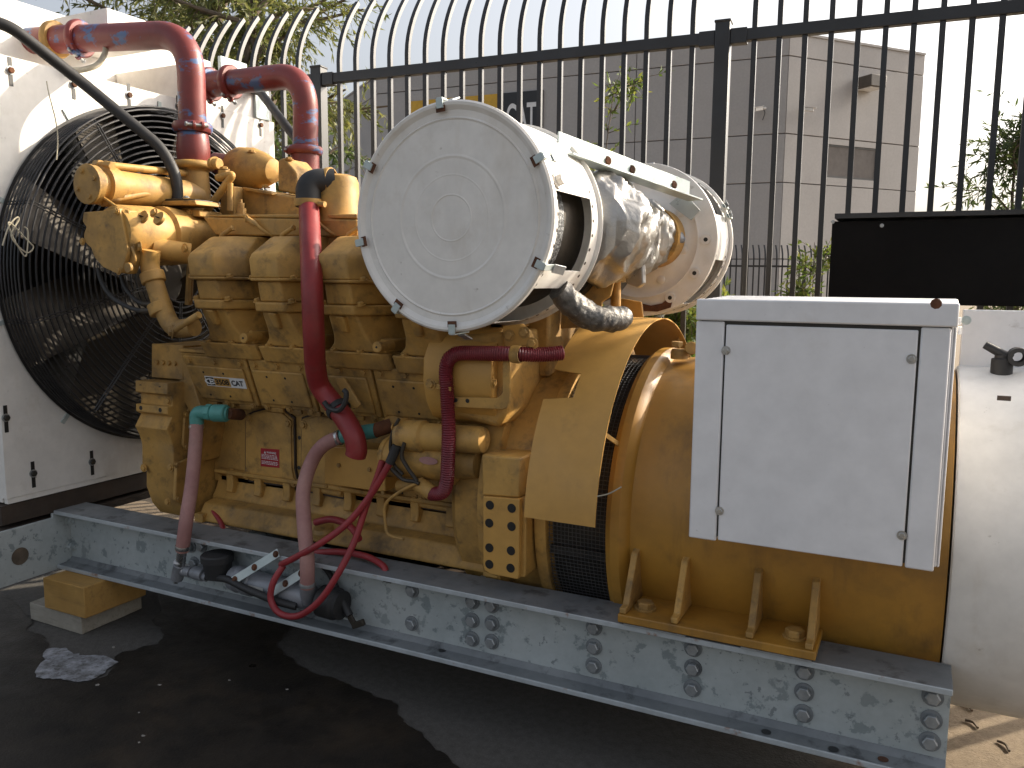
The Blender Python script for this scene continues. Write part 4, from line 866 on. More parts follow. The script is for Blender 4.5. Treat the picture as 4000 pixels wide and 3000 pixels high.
G().lathe((1.289,0.19,0.517), (0, -.3, 1), [(-.02, .045), (.0, .045), (.012, .036), (.012, .01)], 24).build('drain_cover', Yl, eng, ang=30)
# flywheel housing, rear covers, mount
G().lathe((1.86, .60, .70), (1, 0, 0), [(0, .2), (0, .44), (.03, .47), (.128, .47), (.128, .2)], 72).build('flywheel_housing', Yl, eng, ang=35)
rb = G().prism([(1.859,0.11,1.235),(1.906,0.11,1.267),(2.081,0.11,1.286),(2.088,0.11,1.208),(2.089,0.11,1.033),(2.059,0.11,0.979),(2,0.11,0.988),(1.906,0.11,1.003),(1.866,0.11,1.046)], (0, .5, 0)).build('rear_gear_case', Yl, eng, .015)
cvx = 2.055
pl_ = [(2.055,0.135,1.284),(2.055,0.161,1.295),(2.055,0.334,1.28),(2.055,0.395,1.236),(2.055,0.435,1.178),(2.055,0.413,1.119),(2.055,0.339,1.062),(2.055,0.24,0.997),(2.055,0.186,0.971),(2.055,0.126,0.995),(2.055,0.087,1.048),(2.055,0.068,1.124),(2.055,0.073,1.195),(2.055,0.11,1.251)]
rc_ = G().prism([(cvx, y, z) for _, y, z in pl_], (-.25, 0, 0)).build('rear_cover_plate', 'yellow2', eng, .005)
ccc = sum((V(p) for p in pl_), Vector()) / len(pl_)
for p in pl_[1::2]: bolt(rc_, V(p).lerp(ccc, .1) + Vector((.001, 0, 0)), (1, 0, 0), .012)
G().prism([(2.1,0.06,1.213),(2.123,0.06,1.214),(2.125,0.06,1.074),(2.114,0.06,1.053),(2.098,0.06,1.048),(1.923,0.06,1.042),(1.916,0.06,1.059),(1.923,0.06,1.076),(2.076,0.06,1.082),(2.092,0.06,1.091),(2.1,0.06,1.101)], (0, .012, 0)).build('lifting_bracket', Yl, eng, .003)
for p in [(1.934,0.059,1.066),(1.977,0.059,1.067)]: G().cyl((p[0], .0595, p[2]), (p[0], .0585, p[2]), .007, n=12).build('hole', 'ink', eng)
G().prism([(1.878,0.07,1.213),(2.073,0.07,1.225),(2.082,0.07,1.214),(1.878,0.07,1.194)], (0, .2, 0)).build('case_flange', Yl, eng, .004)
G().prism([(2.083,0.09,1.305),(2.142,0.09,1.312),(2.17,0.09,1.29),(2.189,0.09,1.249),(2.091,0.09,1.236)], (0, .03, 0)).build('cover_ear', 'yellow2', eng, .003)
for p in [(2.109,0.087,1.276),(2.159,0.087,1.287),(2.187,0.087,1.255)]: bolt(eng, p, (0, -1, 0), .013)
G().tube(fillet([(2.045,0.42,1.391),(2.049,0.42,1.311),(2.086,0.42,1.232)], .06), .036, 16).build('vent_pipe', Yl, eng); G().tube(fillet([(2.008,0.35,1.391),(2.016,0.35,1.289)], .06), .034, 16).build('vent_pipe', Yl, eng)
G().lathe((2.096,0.42,1.23), (.15, 0, -1), [(-.02, .04), (-.02, .05), (.05, .05), (.05, .04)], 28, False).build('vent_collar', Yl, eng)
mb = G().prism([(2.033,0.05,0.902),(2.168,0.05,0.904),(2.166,0.05,0.779),(2.035,0.05,0.771)], (0, .5, 0)).build('rear_mount', Yl, eng, .006)
mpl = [(2.043,0.042,0.771),(2.17,0.042,0.778),(2.17,0.042,0.533),(2.166,0.042,0.521),(2.069,0.042,0.522),(2.049,0.042,0.531),(2.044,0.042,0.545)]
mt = G().prism(mpl, (0, .024, 0)).build('mount_plate', 'yellow2', eng, .003)
for p in [(2.068,0.042,0.746),(2.144,0.042,0.746),(2.066,0.042,0.688),(2.144,0.042,0.688),(2.067,0.042,0.608),(2.143,0.042,0.61),(2.067,0.042,0.554),(2.142,0.042,0.554)]: G().cyl((p[0], .0415, p[2]), (p[0], .0405, p[2]), .0145, n=20).build('hole', 'ink', mt)
G().prism([(p[0] + .012, .066, p[2]) for p in mpl], (0, .3, 0)).build('mount_web', Yl, eng, .004)
# starter motor with solenoid
s0, s1 = V((1.616,0.14,0.838)), V((1.915,0.14,0.845)); sd = (s1 - s0).normalized()
stt = G().lathe(s0, sd, [(0, .03), (0, .066), (.012, .072), (.02, .072), (.024, .068), (.25, .068), (.255, .075), (.275, .075), (.29, .055), (.36, .045), (.37, .01)], 40).build('starter_motor', Yl, eng, ang=30)
v0, v1 = V((1.701,0.1,0.925)), V((1.996,0.1,0.937)); vd = (v1 - v0).normalized()
G().lathe(v0, vd, [(0, .02), (0, .058), (.012, .06), (.02, .052), (.09, .054), (.10, .046), (.30, .044), (.315, .040), (.32, .02)], 36).build('solenoid', Yl, eng, ang=30)
for a in (40, 140, 220, 320): 
    u1, w1, _ = frame(vd); bolt(stt, v0 + (u1 * math.cos(R(a)) + w1 * math.sin(R(a))) * .052 - vd * .002, -vd, .010)
for p in [(1.746,0.072,0.911),(1.832,0.072,0.908)]: bolt(stt, p, (0, -1, 0), .008)
G().prism([V((1.825,0.069,0.857)) + Vector((.036 * math.cos(k * .5236), 0, .013 * math.sin(k * .5236))) for k in range(12)], (0, -.0012, 0)).build('maker_plate', 'pink', stt)
G().tube(fillet([(1.718,0.06,0.988),(1.692,0.06,0.947),(1.68,0.06,0.891),(1.694,0.06,0.829),(1.731,0.06,0.802)], [.02, .02, .02]), .006, 8).build('starter_wire', 'blade', eng)
G().tube(catmull([(1.746,0.05,0.914),(1.734,0.05,0.867),(1.756,0.05,0.83),(1.779,0.05,0.805),(1.793,0.05,0.788)]), .007, 8).build('starter_wire', 'blade', eng)
G().tube(catmull([(1.692,0.05,0.82),(1.737,0.05,0.789),(1.783,0.05,0.786),(1.801,0.05,0.781)]), .007, 8).build('starter_wire', 'blade', eng)
G().tube(catmull([(1.797,0.05,0.785),(1.718,0.05,0.74),(1.666,0.05,0.693),(1.665,0.05,0.629),(1.679,0.05,0.591),(1.739,0.05,0.584)]), .0055, 8).build('starter_wire', Yl, eng)
# junction box
jb = G().prism([(1.313,0.17,0.84),(1.552,0.17,0.847),(1.583,0.17,0.845),(1.582,0.17,0.7),(1.548,0.17,0.696),(1.31,0.17,0.696)], (0, .12, 0)).build('junction_box', 'yellow2', eng, .004)
for p in [(1.381,0.168,0.774),(1.516,0.168,0.773),(1.322,0.168,0.689),(1.575,0.168,0.696)]: bolt(jb, p, (0, -1, 0), .008, washer=0)
# breather canister
bc = V((1.3,0.29,1.719)); zt1 = 1.821; zb1_ = 1.639
G().lathe((bc.x, bc.y, zb1_), (0, 0, 1), [(0, .03), (0, .084), (.012, .086), (.022, .08), (zt1 - zb1_ - .03, .078), (zt1 - zb1_ - .008, .07), (zt1 - zb1_, .05), (zt1 - zb1_ + .001, .005)], 44).build('breather', Yl, eng, ang=35)
G().lathe((bc.x, bc.y, zb1_ - .045), (0, 0, 1), [(0, .05), (.02, .058), (.044, .058)], 36).build('breather_neck', 'darkmetal', eng)
G().cyl((bc.x, bc.y, zb1_ - .16), (bc.x, bc.y, zb1_ - .04), .075, .062).build('breather_pedestal', Yl, eng)
# turbo / exhaust brackets behind the near air cleaner
G().prism([(2.131,0.45,1.392),(2.256,0.45,1.471),(2.322,0.45,1.471),(2.304,0.45,1.394),(2.275,0.45,1.375),(2.27,0.45,1.293),(2.124,0.45,1.28)], (0, .012, 0)).build('turbo_bracket', Yl, eng, .003)
G().prism([(2.197,0.75,1.389),(2.318,0.75,1.371),(2.328,0.75,1.307),(2.294,0.75,1.289),(2.199,0.75,1.303)], (0, .012, 0)).build('turbo_bracket', Yl, eng, .003)
G().tube([(2.254,0.65,1.457), (2.257,0.65,1.325)], .017).build('bracket_stud', Yl, eng)
G().lathe((2.111,0.6,1.522), (0, 1, 0), [(-.2, .1), (-.2, .16), (.2, .16), (.2, .1)], 40).build('turbocharger', 'darkmetal', eng)
G().box(1.60, 2.12, .36, .86, 1.12, 1.40).build('rear_valley_housing', Yl, eng, .01)

# unseen far copies of pump and filter, added to block sun on the fan
for yy in (1.05,):
    G().lathe((pc.x + .02, yy, pc.z), (0, 1, 0), [(-.2, .1), (0, .11), (.2, .11), (.22, .05)], 32).build('far_pump_sun_block', Yl, eng)
    G().lathe((e0.x, 1.25, e0.z), (0, -1, 0), [(0, .02), (0, .062), (.5, .058)], 28).build('far_filter_sun_block', Yl, eng)
G().box(.64, .74, .5, 1.1, 1.17, 1.62).build('front_valley_cover', Yl, eng, .01)
G().prism([(.74, .46, 1.45), (.74, .40, 1.60), (.74, .80, 1.60), (.74, .74, 1.45)], (1.1, 0, 0)).build('air_plenum', Yl, eng, .01)
G().box(1.78, 2.2, .84, 1.22, .62, 1.27).build('far_rear_sun_block', Yl, eng, .02)  # unseen box added to stop sun stripes on the ground by the skid
G().box(.64, 1.78, .92, 1.17, .467, 1.1).build('far_low_sun_block', Yl, eng, .03)  # unseen box, added to keep low sun off the ground between the rails

# ================================================================ PIPES
def mpipe(name, label, cat, pts, r, m, n=20, base=None):
    t = thing(name, label, cat, base or pts[0]); G().tube(pts, r, n).build('pipe', m, t); return t
zp1 = 2.449
p1 = [V((0.444,0.42,1.909)), V(((0.451,0.42,2.326)[0], .42, zp1)), V((-0.47,0.339,2.509))]
cp1 = mpipe('coolant_pipe', 'thick red coolant pipe with blue scuffs arching into the radiator top', 'pipe', fillet(p1, .17, 14), .0565, 'red', 28)
zq = 1.985
G().lathe((p1[0].x, .42, 1.913), (0, 0, 1), [(0, .058), (.02, .066), (zq - 1.913, .068), (zq - 1.913 + .06, .062), (zq - 1.913 + .075, .057)], 32, False).build('socket', 'red', cp1)
clampring(cp1, (p1[0].x, .42, 2.072), (0, 0, 1), .057, .04, 'red', boltdir=(1, -.5, 0), thick=.024)
hd1 = (p1[2] - p1[1]).normalized()
def onp(u): 
    return u
k1 = p1[1] + hd1 * ((p1[2] - p1[1]).length * .52)
for f_, m_ in ((.66, 'red'), (.82, 'yellow')):
    q = p1[1] + hd1 * ((p1[2] - p1[1]).length * f_); clampring(cp1, q, hd1, .058, .034, m_, boltdir=(0, -.4, -1), thick=.022)
G().cyl(p1[1] + hd1 * ((p1[2] - p1[1]).length * .66), p1[1] + hd1 * ((p1[2] - p1[1]).length * .86), .0595).build('sleeve', 'red', cp1)
G().cyl(p1[2] - hd1 * .03, p1[2] + hd1 * .25, .055).build('tank_neck', 'red', cp1)
zp2 = 2.368
p2 = [V((0.654,0.88,1.892)), V(((0.668,0.88,2.185)[0], .88, zp2)), V((0.036,0.88,2.38))]
cp2 = mpipe('coolant_pipe', 'red coolant pipe rising beside the black rubber elbow and crossing the fence', 'pipe', fillet(p2, .16, 14), .0565, 'red', 28)
clampring(cp2, (p2[0].x, .88, 2.031), (0, 0, 1), .057, .036, 'red', boltdir=(-1, -.6, 0), thick=.024)
G().cyl((p2[0].x, .88, 2.038), (p2[0].x, .88, 1.928), .0645).build('socket', 'red', cp2)
hd2 = (p2[2] - p2[1]).normalized(); L2 = (p2[2] - p2[1]).length
for f_ in (.72, .93): clampring(cp2, p2[1] + hd2 * L2 * f_, hd2, .058, .034, 'red', boltdir=(0, -.3, -1), thick=.022)
G().cyl(p2[1] + hd2 * L2 * .72, p2[1] + hd2 * L2 * 1.15, .0595).build('sleeve', 'red', cp2)
# black tubes
bt = thing('brace_tube', 'thick black tube sloping from engine flange across the fan guard', 'tube', (0.517,0.26,1.757))
G().tube(fillet([(0.517,0.26,1.757), (0.52,0.26,1.843), (0.471,0.24,1.958), (0.22,0.087,2.204), (0.12,-0.133,2.375), (0.06,-0.198,2.39)], [.06, .1, .05, .08], 8), .0225, 18).build('tube', 'rubber', bt)
bt2 = thing('brace_tube', 'thinner black brace tube behind the second red pipe beside radiator edge', 'tube', (0.501,1.05,2.072))
G().tube(fillet([(0.52,1.05,2.053), (0.045,1.25,2.428), (-0.133,1.3,2.469)], .05), .022, 16).build('tube', 'rubber', bt2)
# rear return hose from tank
G().tube(catmull([(0.01,0.184,2.296),(0.01,0.248,2.314),(0.01,0.316,2.349),(0.01,0.353,2.399),(0.01,0.362,2.436)]), .012, 10).build('vent_hose', 'string', rad)
# breather hose and red pipe
bp = thing('breather_pipe', 'long bright red breather pipe hanging in front of cylinder heads', 'pipe', (1.533,0.06,0.844))
path = catmull([(1.251,0.19,1.712), (1.311,0.12,1.624), (1.38,0.04,1.541), (1.433,-0.02,1.417), (1.436,-0.02,1.265), (1.398,0.03,1.15), (1.381,0.07,1.078), (1.422,0.08,1.024), (1.488,0.07,0.967), (1.532,0.06,0.916), (1.543,0.06,0.869), (1.538,0.06,0.846)], 8)
G().tube(path, .036, 24).build('pipe', 'redhose', bp)
el = fillet([(1.311,0.26,1.794), (1.242,0.2,1.791), (1.25,0.19,1.702)], .085, 12)
G().tube(el, .046, 24).build('rubber_elbow', 'rubber', bp)
clampring(bp, (1.248,0.19,1.715), (0, 0, 1), .046, .026, 'yellow', 'hose_clamp', thick=.004)
clampring(bp, (1.298,0.25,1.794), (1, .15, 0), .046, .02, 'yellow', 'hose_clamp', thick=.004)
G().cyl((1.303,0.18,1.709), (1.331,0.18,1.706), .010).build('clamp_screw', 'yellow', bp)
st_ = [(1.459,0.05,1.008), (1.499,0.05,1.03), (1.496,0.07,1.064)]
sr = G().tube(catmull([(1.432,0.03,1.028),(1.455,0.03,1.007),(1.495,0.03,1.004),(1.52,0.03,1.031),(1.527,0.03,1.063),(1.516,0.03,1.075)]), .009, 8).build('strap', 'rubber', bp)
clampring(bp, (1.453,0.08,0.997), V((1.488,0.07,0.967)) - V((1.414,0.09,1.022)), .039, .022, 'rubber', 'strap', thick=.005)
G().prism([(1.406,0.12,1.097),(1.446,0.12,1.104),(1.516,0.12,1.013),(1.5,0.12,0.999),(1.464,0.12,0.993)], (0, .01, 0)).build('pipe_bracket', 'yellow', bp, .003)
# corrugated conduit
cc = thing('conduit_hose', 'dark red corrugated conduit hose bending down over starter motor', 'hose', (1.85,0.07,0.751))
raw = fillet([(2.256,0.16,1.224), (2.212,0.12,1.219), (2.143,0.05,1.224), (1.899,0.05,1.216), (1.909,0.05,1.072), (1.921,0.04,0.97), (1.908,0.05,0.801), (1.888,0.06,0.757), (1.832,0.07,0.747)], [.05, .05, .09, .1, .1, .05, .05], 10)
# resample evenly for the ridges
def resample(P, step):
    out = [P[0].copy()]; acc = 0
    for a, b in zip(P, P[1:]):
        L = (b - a).length; t = step - acc
        while t <= L: out.append(a.lerp(b, t / L)); t += step
        acc = (acc + L) % step
    return out
G().tube(resample(raw, .0038), .0225, 14, ridge=.0014).build('hose', 'darkred', cc)
G().prism([(1.846,0.035,1.12),(1.907,0.035,1.115),(1.928,0.035,1.11),(1.928,0.035,1.096),(1.846,0.035,1.102)], (0, .01, 0)).build('hose_clip', 'yellow', cc, .002); bolt(cc, (1.857,0.033,1.115), (0, -1, 0), .013, 'yellow')
clampring(cc, (2.148,0.06,1.222), (1, 0, 0), .0235, .03, 'yellow', 'hose_clip', thick=.004)
G().cyl((1.781,0.08,0.77), (1.841,0.07,0.749), .026).build('hose_end', 'yellow', cc); G().cyl((1.695,0.09,0.751), (1.781,0.08,0.77), .02).build('adapter', 'yellow', cc)
# heater hoses
h1 = thing('heater_hose', 'faded pink heater hose hanging from the teal elbow by the front housing', 'hose', (0.708,0.04,0.376))
G().tube(catmull([(0.729,0.12,0.885), (0.739,0.1,0.801), (0.768,0.05,0.668), (0.813,-0.02,0.563), (0.809,-0.036,0.477), (0.794,-0.032,0.423)]), .0255, 18).build('hose', 'pink', h1)
clampring(h1, (0.726,0.12,0.868), (0, 0, 1), .0255, .016, 'steel', 'hose_clamp', thick=.003); clampring(h1, (0.798,-0.033,0.435), (.1, 0, 1), .0255, .016, 'steel', 'hose_clamp', thick=.003)
G().tube(fillet([(0.729,0.12,0.878), (0.729,0.12,0.925), (0.782,0.13,0.926), (0.858,0.16,0.924)], .03), .027, 16).build('elbow_fitting', 'teal', h1)
G().cyl((0.773,0.13,0.927), (0.797,0.135,0.927), .033, n=8).build('union_nut', 'teal', h1, .003); G().cyl((0.796,0.14,0.924), (0.854,0.155,0.925), .034).build('coupling', 'teal', h1, .005)
G().cyl((0.854,0.155,0.925), (0.831,0.25,0.904), .022).build('pipe_stub', 'rust', h1)
G().cyl((0.789,-0.03,0.418), (0.764,-0.02,0.353), .018).build('nipple', 'steel', h1); G().cyl((0.764,-0.02,0.36), (0.732,-0.01,0.293), .024, n=16).build('tee', 'castgrey', h1, .003)
G().cyl((0.747,-0.015,0.336), (0.802,-0.005,0.329), .021).build('tee_branch', 'castgrey', h1); G().cyl((0.785,-0.005,0.33), (0.878,0.005,0.32), .018).build('nipple', 'castgrey', h1)
G().cyl((0.732,-0.01,0.293), (0.723,-0.01,0.275), .010, n=4).build('drain_plug', 'steel', h1); G().cyl((0.812,0,0.329), (0.865,0,0.327), .025, n=18).build('reducer', 'castgrey', h1, .003)
for a, b in (((0.772,-0.008,0.334), (0.781,-0.008,0.334)), ((0.765,-0.022,0.374), (0.765,-0.022,0.367))): G().cyl(a, b, .0225).build('thread_tape', 'signwhite', h1)
h2 = thing('heater_hose', 'faded pink heater hose curving up from the grey heater tank', 'hose', (1.34,0.03,0.354))
G().tube(catmull([(1.39,-0.028,0.383), (1.398,-0.036,0.491), (1.358,0,0.599), (1.306,0.06,0.695), (1.31,0.1,0.788), (1.358,0.11,0.855), (1.42,0.13,0.888)]), .0255, 18).build('hose', 'pink', h2)
clampring(h2, (1.413,0.13,0.884), (1, 0, .25), .0255, .016, 'steel', 'hose_clamp', thick=.003); clampring(h2, (1.39,-0.028,0.393), (0, 0, 1), .0255, .016, 'zinc', 'hose_clamp', thick=.003)
G().tube([(1.426,0.13,0.892), (1.528,0.16,0.913), (1.549,0.165,0.917)], .027, 16).build('coupling', 'teal', h2); G().cyl((1.538,0.16,0.914), (1.591,0.2,0.935), .026).build('pipe_stub', 'rust', h2); G().cyl((1.571,0.2,0.929), (1.607,0.24,0.952), .03).build('pipe_elbow', 'yellow', h2)
# coolant heater tank on the rail
ht = thing('coolant_heater', 'grey coolant heater tank with black cap strapped inside the skid rail', 'heater', (1.3, .06, .23))
t0, t1 = V((1.003,0.015,0.335)), V((1.426,0.015,0.324)); td = (t1 - t0).normalized()
G().lathe(t0, td, [(0, .02), (0, .045), (.03, .05), (.045, .043), (.06, .047), (.065, .05), (.10, .05), (.105, .044), (.14, .044), (.2, .044), (.205, .05), (.23, .05), (.235, .046), (.36, .046), (.37, .03)], 32).build('tank', 'castgrey', ht, ang=30)
G().cyl((1.365,0,0.319), (1.389,-0.026,0.392), .026).build('tank_outlet', 'castgrey', ht)
kc = V((0.938,0,0.408))
G().lathe(kc - Vector((0, 0, .075)), (0, 0, 1), [(0, .03), (0, .045), (.045, .052), (.06, .054), (.062, .06), (.085, .06), (.09, .055), (.092, .01)], 32).build('black_cap', 'rubber', ht, ang=35)
G().tube(fillet([(0.871,0.005,0.319), (1.025,-0.04,0.353), (1.124,-0.05,0.336), (1.274,-0.05,0.315), (1.34,-0.03,0.303)], .03), .0135, 12).build('heater_lead', 'rubber', ht)
G().lathe(t1 - td * .005, td, [(0, .048), (0, .056), (.06, .056), (.07, .05), (.085, .05), (.085, .01)], 28).build('heater_element', 'rubber', ht, ang=30)
for a, b in (((1.052,-0.045,0.348), (1.243,-0.005,0.476)), ((1.228,-0.045,0.332), (1.365,-0.018,0.428))):
    s_ = G().bar(a, b, .032, .004, (0, -1, .35)).build('strap', 'galvlight', ht, .001)
    for f in (.08, .5, .95): bolt(s_, V(a).lerp(V(b), f) + Vector((0, -.003, .001)), (0, -1, .35), .0085, 'rust')
g = G().prism([t0 + td * .115 + Vector((0, -.0455, .012)), t0 + td * .185 + Vector((0, -.0455, .012)), t0 + td * .185 + Vector((0, -.0455, -.006)), t0 + td * .115 + Vector((0, -.0455, -.006))], (0, -.001, 0)).build('sticker', 'paper', ht)
# battery cables
bcb = thing('battery_cable', 'red battery cable looping low over the rail from the starter', 'cable', (1.33,-0.02,0.264))
G().tube(catmull([(1.705,0.05,0.879), (1.682,0.04,0.824), (1.62,0.03,0.724), (1.545,0,0.625), (1.466,-0.05,0.555), (1.363,-0.05,0.493), (1.3,-0.04,0.458), (1.259,-0.01,0.437), (1.245,0.02,0.43), (1.249,0.05,0.439), (1.292,0.08,0.454), (1.432,0.09,0.48), (1.56,0.08,0.487), (1.642,0.06,0.476), (1.666,0.05,0.457)], 8), .0115, 12).build('cable', 'cable', bcb)
G().tube([(1.716,0.05,0.901), (1.69,0.045,0.84)], .0165, 12).build('terminal_boot', 'rubber', bcb)
lug = G().bar((1.663,0.05,0.463), (1.674,0.05,0.436), .024, .008, (0, -1, 0)).build('cable_lug', 'blade', bcb, .003); G().bar((1.655,0.05,0.436), (1.689,0.05,0.435), .026, .01, (0, -1, 0)).build('clamp_end', 'blade', bcb, .003)
bc2 = thing('battery_cable', 'second red battery cable drooping in a deep loop below the heater', 'cable', (1.275,-0.03,0.248))
G().tube(catmull([(1.649,0.06,0.84), (1.635,0.05,0.785), (1.593,0.04,0.678), (1.573,0,0.565), (1.541,-0.05,0.462), (1.481,-0.075,0.366), (1.389,-0.075,0.296), (1.306,-0.075,0.288), (1.261,-0.07,0.328), (1.265,-0.06,0.388), (1.286,-0.03,0.443)], 8), .0115, 12).build('cable', 'cable', bc2)
bc3 = thing('battery_cable', 'dirty grey wrapped battery cable end with lug lying on rail flange', 'cable', (1.554,0.03,0.255))
G().tube(catmull([(1.372,0.06,0.44), (1.425,0.05,0.41), (1.486,0.03,0.343), (1.532,0.02,0.288)], 8), [.0105] * 14 + [.0145] * 11, 12).build('cable', 'rubber', bc3)
G().bar((1.532,0.02,0.288), (1.553,0.02,0.259), .022, .010, (0, -1, 0)).build('cable_lug', 'blade', bc3, .003); G().bar((1.545,0.02,0.254), (1.593,0.02,0.277), .022, .016, (0, -1, 0)).build('clamp_end', 'blade', bc3, .003)
rc4 = thing('rubber_hose', 'short open ended red hose lying on the oil pan rail', 'hose', (1.357,0.16,0.548))
G().tube(catmull([(1.275,0.16,0.548), (1.355,0.15,0.573), (1.432,0.14,0.569), (1.487,0.12,0.551), (1.516,0.1,0.536)], 8), .013, 12).build('hose', 'cable', rc4)
rc5 = thing('rubber_hose', 'thin dirty red drain hose dropping beside the black heater cap', 'hose', (0.897,0.1,0.397))
G().tube(catmull([(0.708,0.2,0.508), (0.78,0.17,0.482), (0.851,0.13,0.437), (0.899,0.1,0.388)], 8), .010, 10).build('hose', 'cable', rc5)
# ================================================================ AIR CLEANERS
def aircleaner(cx, cz, r, yf, yb, label, flip, slots):
    """lid at yf, open shell towards yb"""
    t = thing('air_cleaner', label, 'air cleaner', (cx, (yf + yb) / 2, cz - r)); s = 1 if yb > yf else -1; D = abs(yb - yf)
    O = Vector((cx, yf, cz)); d = Vector((0, s, 0))
    lid = G().lathe(O, d, [(.012, .0), (.012, .002), (.012, r * .195), (.0105, r * .205), (.0115, r * .215), (.0115, r * .37), (.0108, r * .38), (.0113, r * .39), (.0113, r * .52), (.0095, r * .54), (.0105, r * .56), (.0105, r * .85), (.0075, r * .865), (.0115, r * .88), (.010, r * .935), (.001, r * .975), (.0, r), (.006, r + .006), (.022, r + .006), (.026, r - .002), (.028, r * .9)], 96, False).build('lid', 'white', t, ang=5)
    # shell with openings
    n = 192; y0, y1 = .03, D; rows = [.03, .062, D - .06, D]
    g = G(); rr = r - .008
    def pt(a, q, q_r=rr): return (cx + q_r * math.cos(a), yf + s * q, cz + q_r * math.sin(a))
    def inslot(a):
        a = math.degrees(a); return any((a - lo) % 360 < hi - lo for lo, hi in slots)
    for k in range(n):
        a, b = 2 * math.pi * k / n, 2 * math.pi * (k + 1) / n
        for j in range(3):
            if j == 1 and inslot((a + b) / 2): continue
            q0, q1 = rows[j], rows[j + 1]; v_ = [pt(a, q0), pt(b, q0), pt(b, q1), pt(a, q1)]; iv = [pt(a, q0, rr - .003), pt(b, q0, rr - .003), pt(b, q1, rr - .003), pt(a, q1, rr - .003)]
            g.add(v_ + iv, [(0, 1, 2, 3), (7, 6, 5, 4), (0, 4, 5, 1), (1, 5, 6, 2), (2, 6, 7, 3), (3, 7, 4, 0)])
    sh = g.build('shell', 'white', t, smooth=True, ang=40)
    G().lathe(O, d, [(D - .004, rr), (D, rr + .012), (D + .012, rr + .010), (D + .014, rr - .004), (D + .010, r * .80), (D + .018, r * .76), (D + .012, r * .72), (D + .012, r * .60), (D + .022, r * .57), (D + .024, .13), (D + .024, .05)], 96, True).build('end_plate', 'white', t, ang=50)
    G().lathe(O, d, [(.035, r * .80), (D * .62, r * .80)], 96, False).build('filter_element', 'grille', t)
    G().lathe(O, d, [(D * .62, r * .78), (D - .002, r * .83)], 96, False).build('inner_band', 'blade', t)
    for lo, hi in slots:
        for k in range(7):
            for q in (.055, D - .05):
                a = R(lo - 3 + (hi - lo + 6) * k / 6); p = V(pt(a, q)); nrm = Vector((math.cos(a), 0, math.sin(a))); G().cyl(p - nrm * .001, p + nrm * .0012, .0055, n=8).build('rivet', 'brown', sh)
    for a in (95, 150, 192, 235, 272, 335 if not flip else 20, 28):
        a = R(a); nrm = Vector((math.cos(a), 0, math.sin(a))); tg = Vector((-math.sin(a), 0, math.cos(a))); p = V((cx, yf, cz)) + nrm * (r + .004)
        cl = G().bar(p - nrm * .02 - d * .004, p + nrm * .008 - d * .004, .022, .005, d).bar(p + nrm * .009 - d * .005, p + nrm * .006 + d * .085, .018, .004, nrm).build('clip', 'galvlight', t, .001)
        G().bar(p + nrm * .012 + d * .05, p + nrm * .028 + d * .095, .026, .005, nrm).build('clip_lever', 'zinc', cl, .001)
        G().bar(p - nrm * .03 - d * .0015, p - nrm * .012 - d * .0015, .03, .0015, d).build('rust_mark', 'rust', cl)
    return t
ac1 = aircleaner(2.005, 1.622, .323, -.10, .285, 'round white air cleaner lid facing out beside the red pipe', False, [(-28, 14), (-77, -40), (150, 195), (215, 258)])
a = R(18); p = Vector((2.005 + .318 * math.cos(a), -.02, 1.622 + .318 * math.sin(a))); bolt(ac1, p, (math.cos(a), 0, math.sin(a)), .016, 'white', h=1.2)
ac2 = aircleaner(2.20, 1.612, .305, 1.40, 1.12, 'second white air cleaner with its ribbed back plate towards the foil blanket', True, [(300, 345), (250, 290), (200, 240), (20, 60)])
for p in [(2.357,1.104,1.719),(2.375,1.104,1.573),(2.286,1.104,1.455)]: G().lathe(p, (0, -1, 0), [(0, .018), (.005, .018), (.007, .014)], 20).build('dimple', 'white', ac2)
for p in [(2.464,1.09,1.611),(2.424,1.09,1.48),(2.328,1.09,1.381)]:
    G().lathe(V(p) + Vector((0, .02, 0)), (0, -1, 0), [(0, .02), (.012, .02), (.012, .0085)], 20).build('boss', 'white', ac2); G().cyl(V(p) + Vector((0, .0075, 0)), V(p) + Vector((0, .0068, 0)), .0085, n=12).build('hole', 'ink', ac2)
up_ = V((2.33,1.05,1.682))
G().lathe(V((2.372,1.05,1.593)), up_ - V((2.372,1.05,1.593)), [(0, .024), (.01, .03), (.035, .03), (.04, .026), (.075, .025), (.078, .01)], 22).build('restriction_gauge', 'castgrey', ac2, ang=30)
G().lathe(V((2.354,1.05,1.633)), up_ - V((2.372,1.05,1.593)), [(0, .0262), (.018, .0262)], 22, False).build('red_band', 'labelred', ac2)
G().tube([(2.34,1.05,1.656), (2.326,1.05,1.682), (2.311,1.05,1.671)], .014, 10).build('gauge_elbow', 'blade', ac2)
for p0_, p1_ in (((2.056,1.05,1.336), (2.16,1.05,1.325)),): G().prism([(2.214,1.1,1.355),(2.247,1.1,1.348),(2.296,1.1,1.358),(2.318,1.1,1.377),(2.337,1.1,1.368),(2.331,1.1,1.342),(2.277,1.1,1.324),(2.219,1.1,1.325)], (0, .01, 0)).build('peeled_patch', 'rust', ac2)
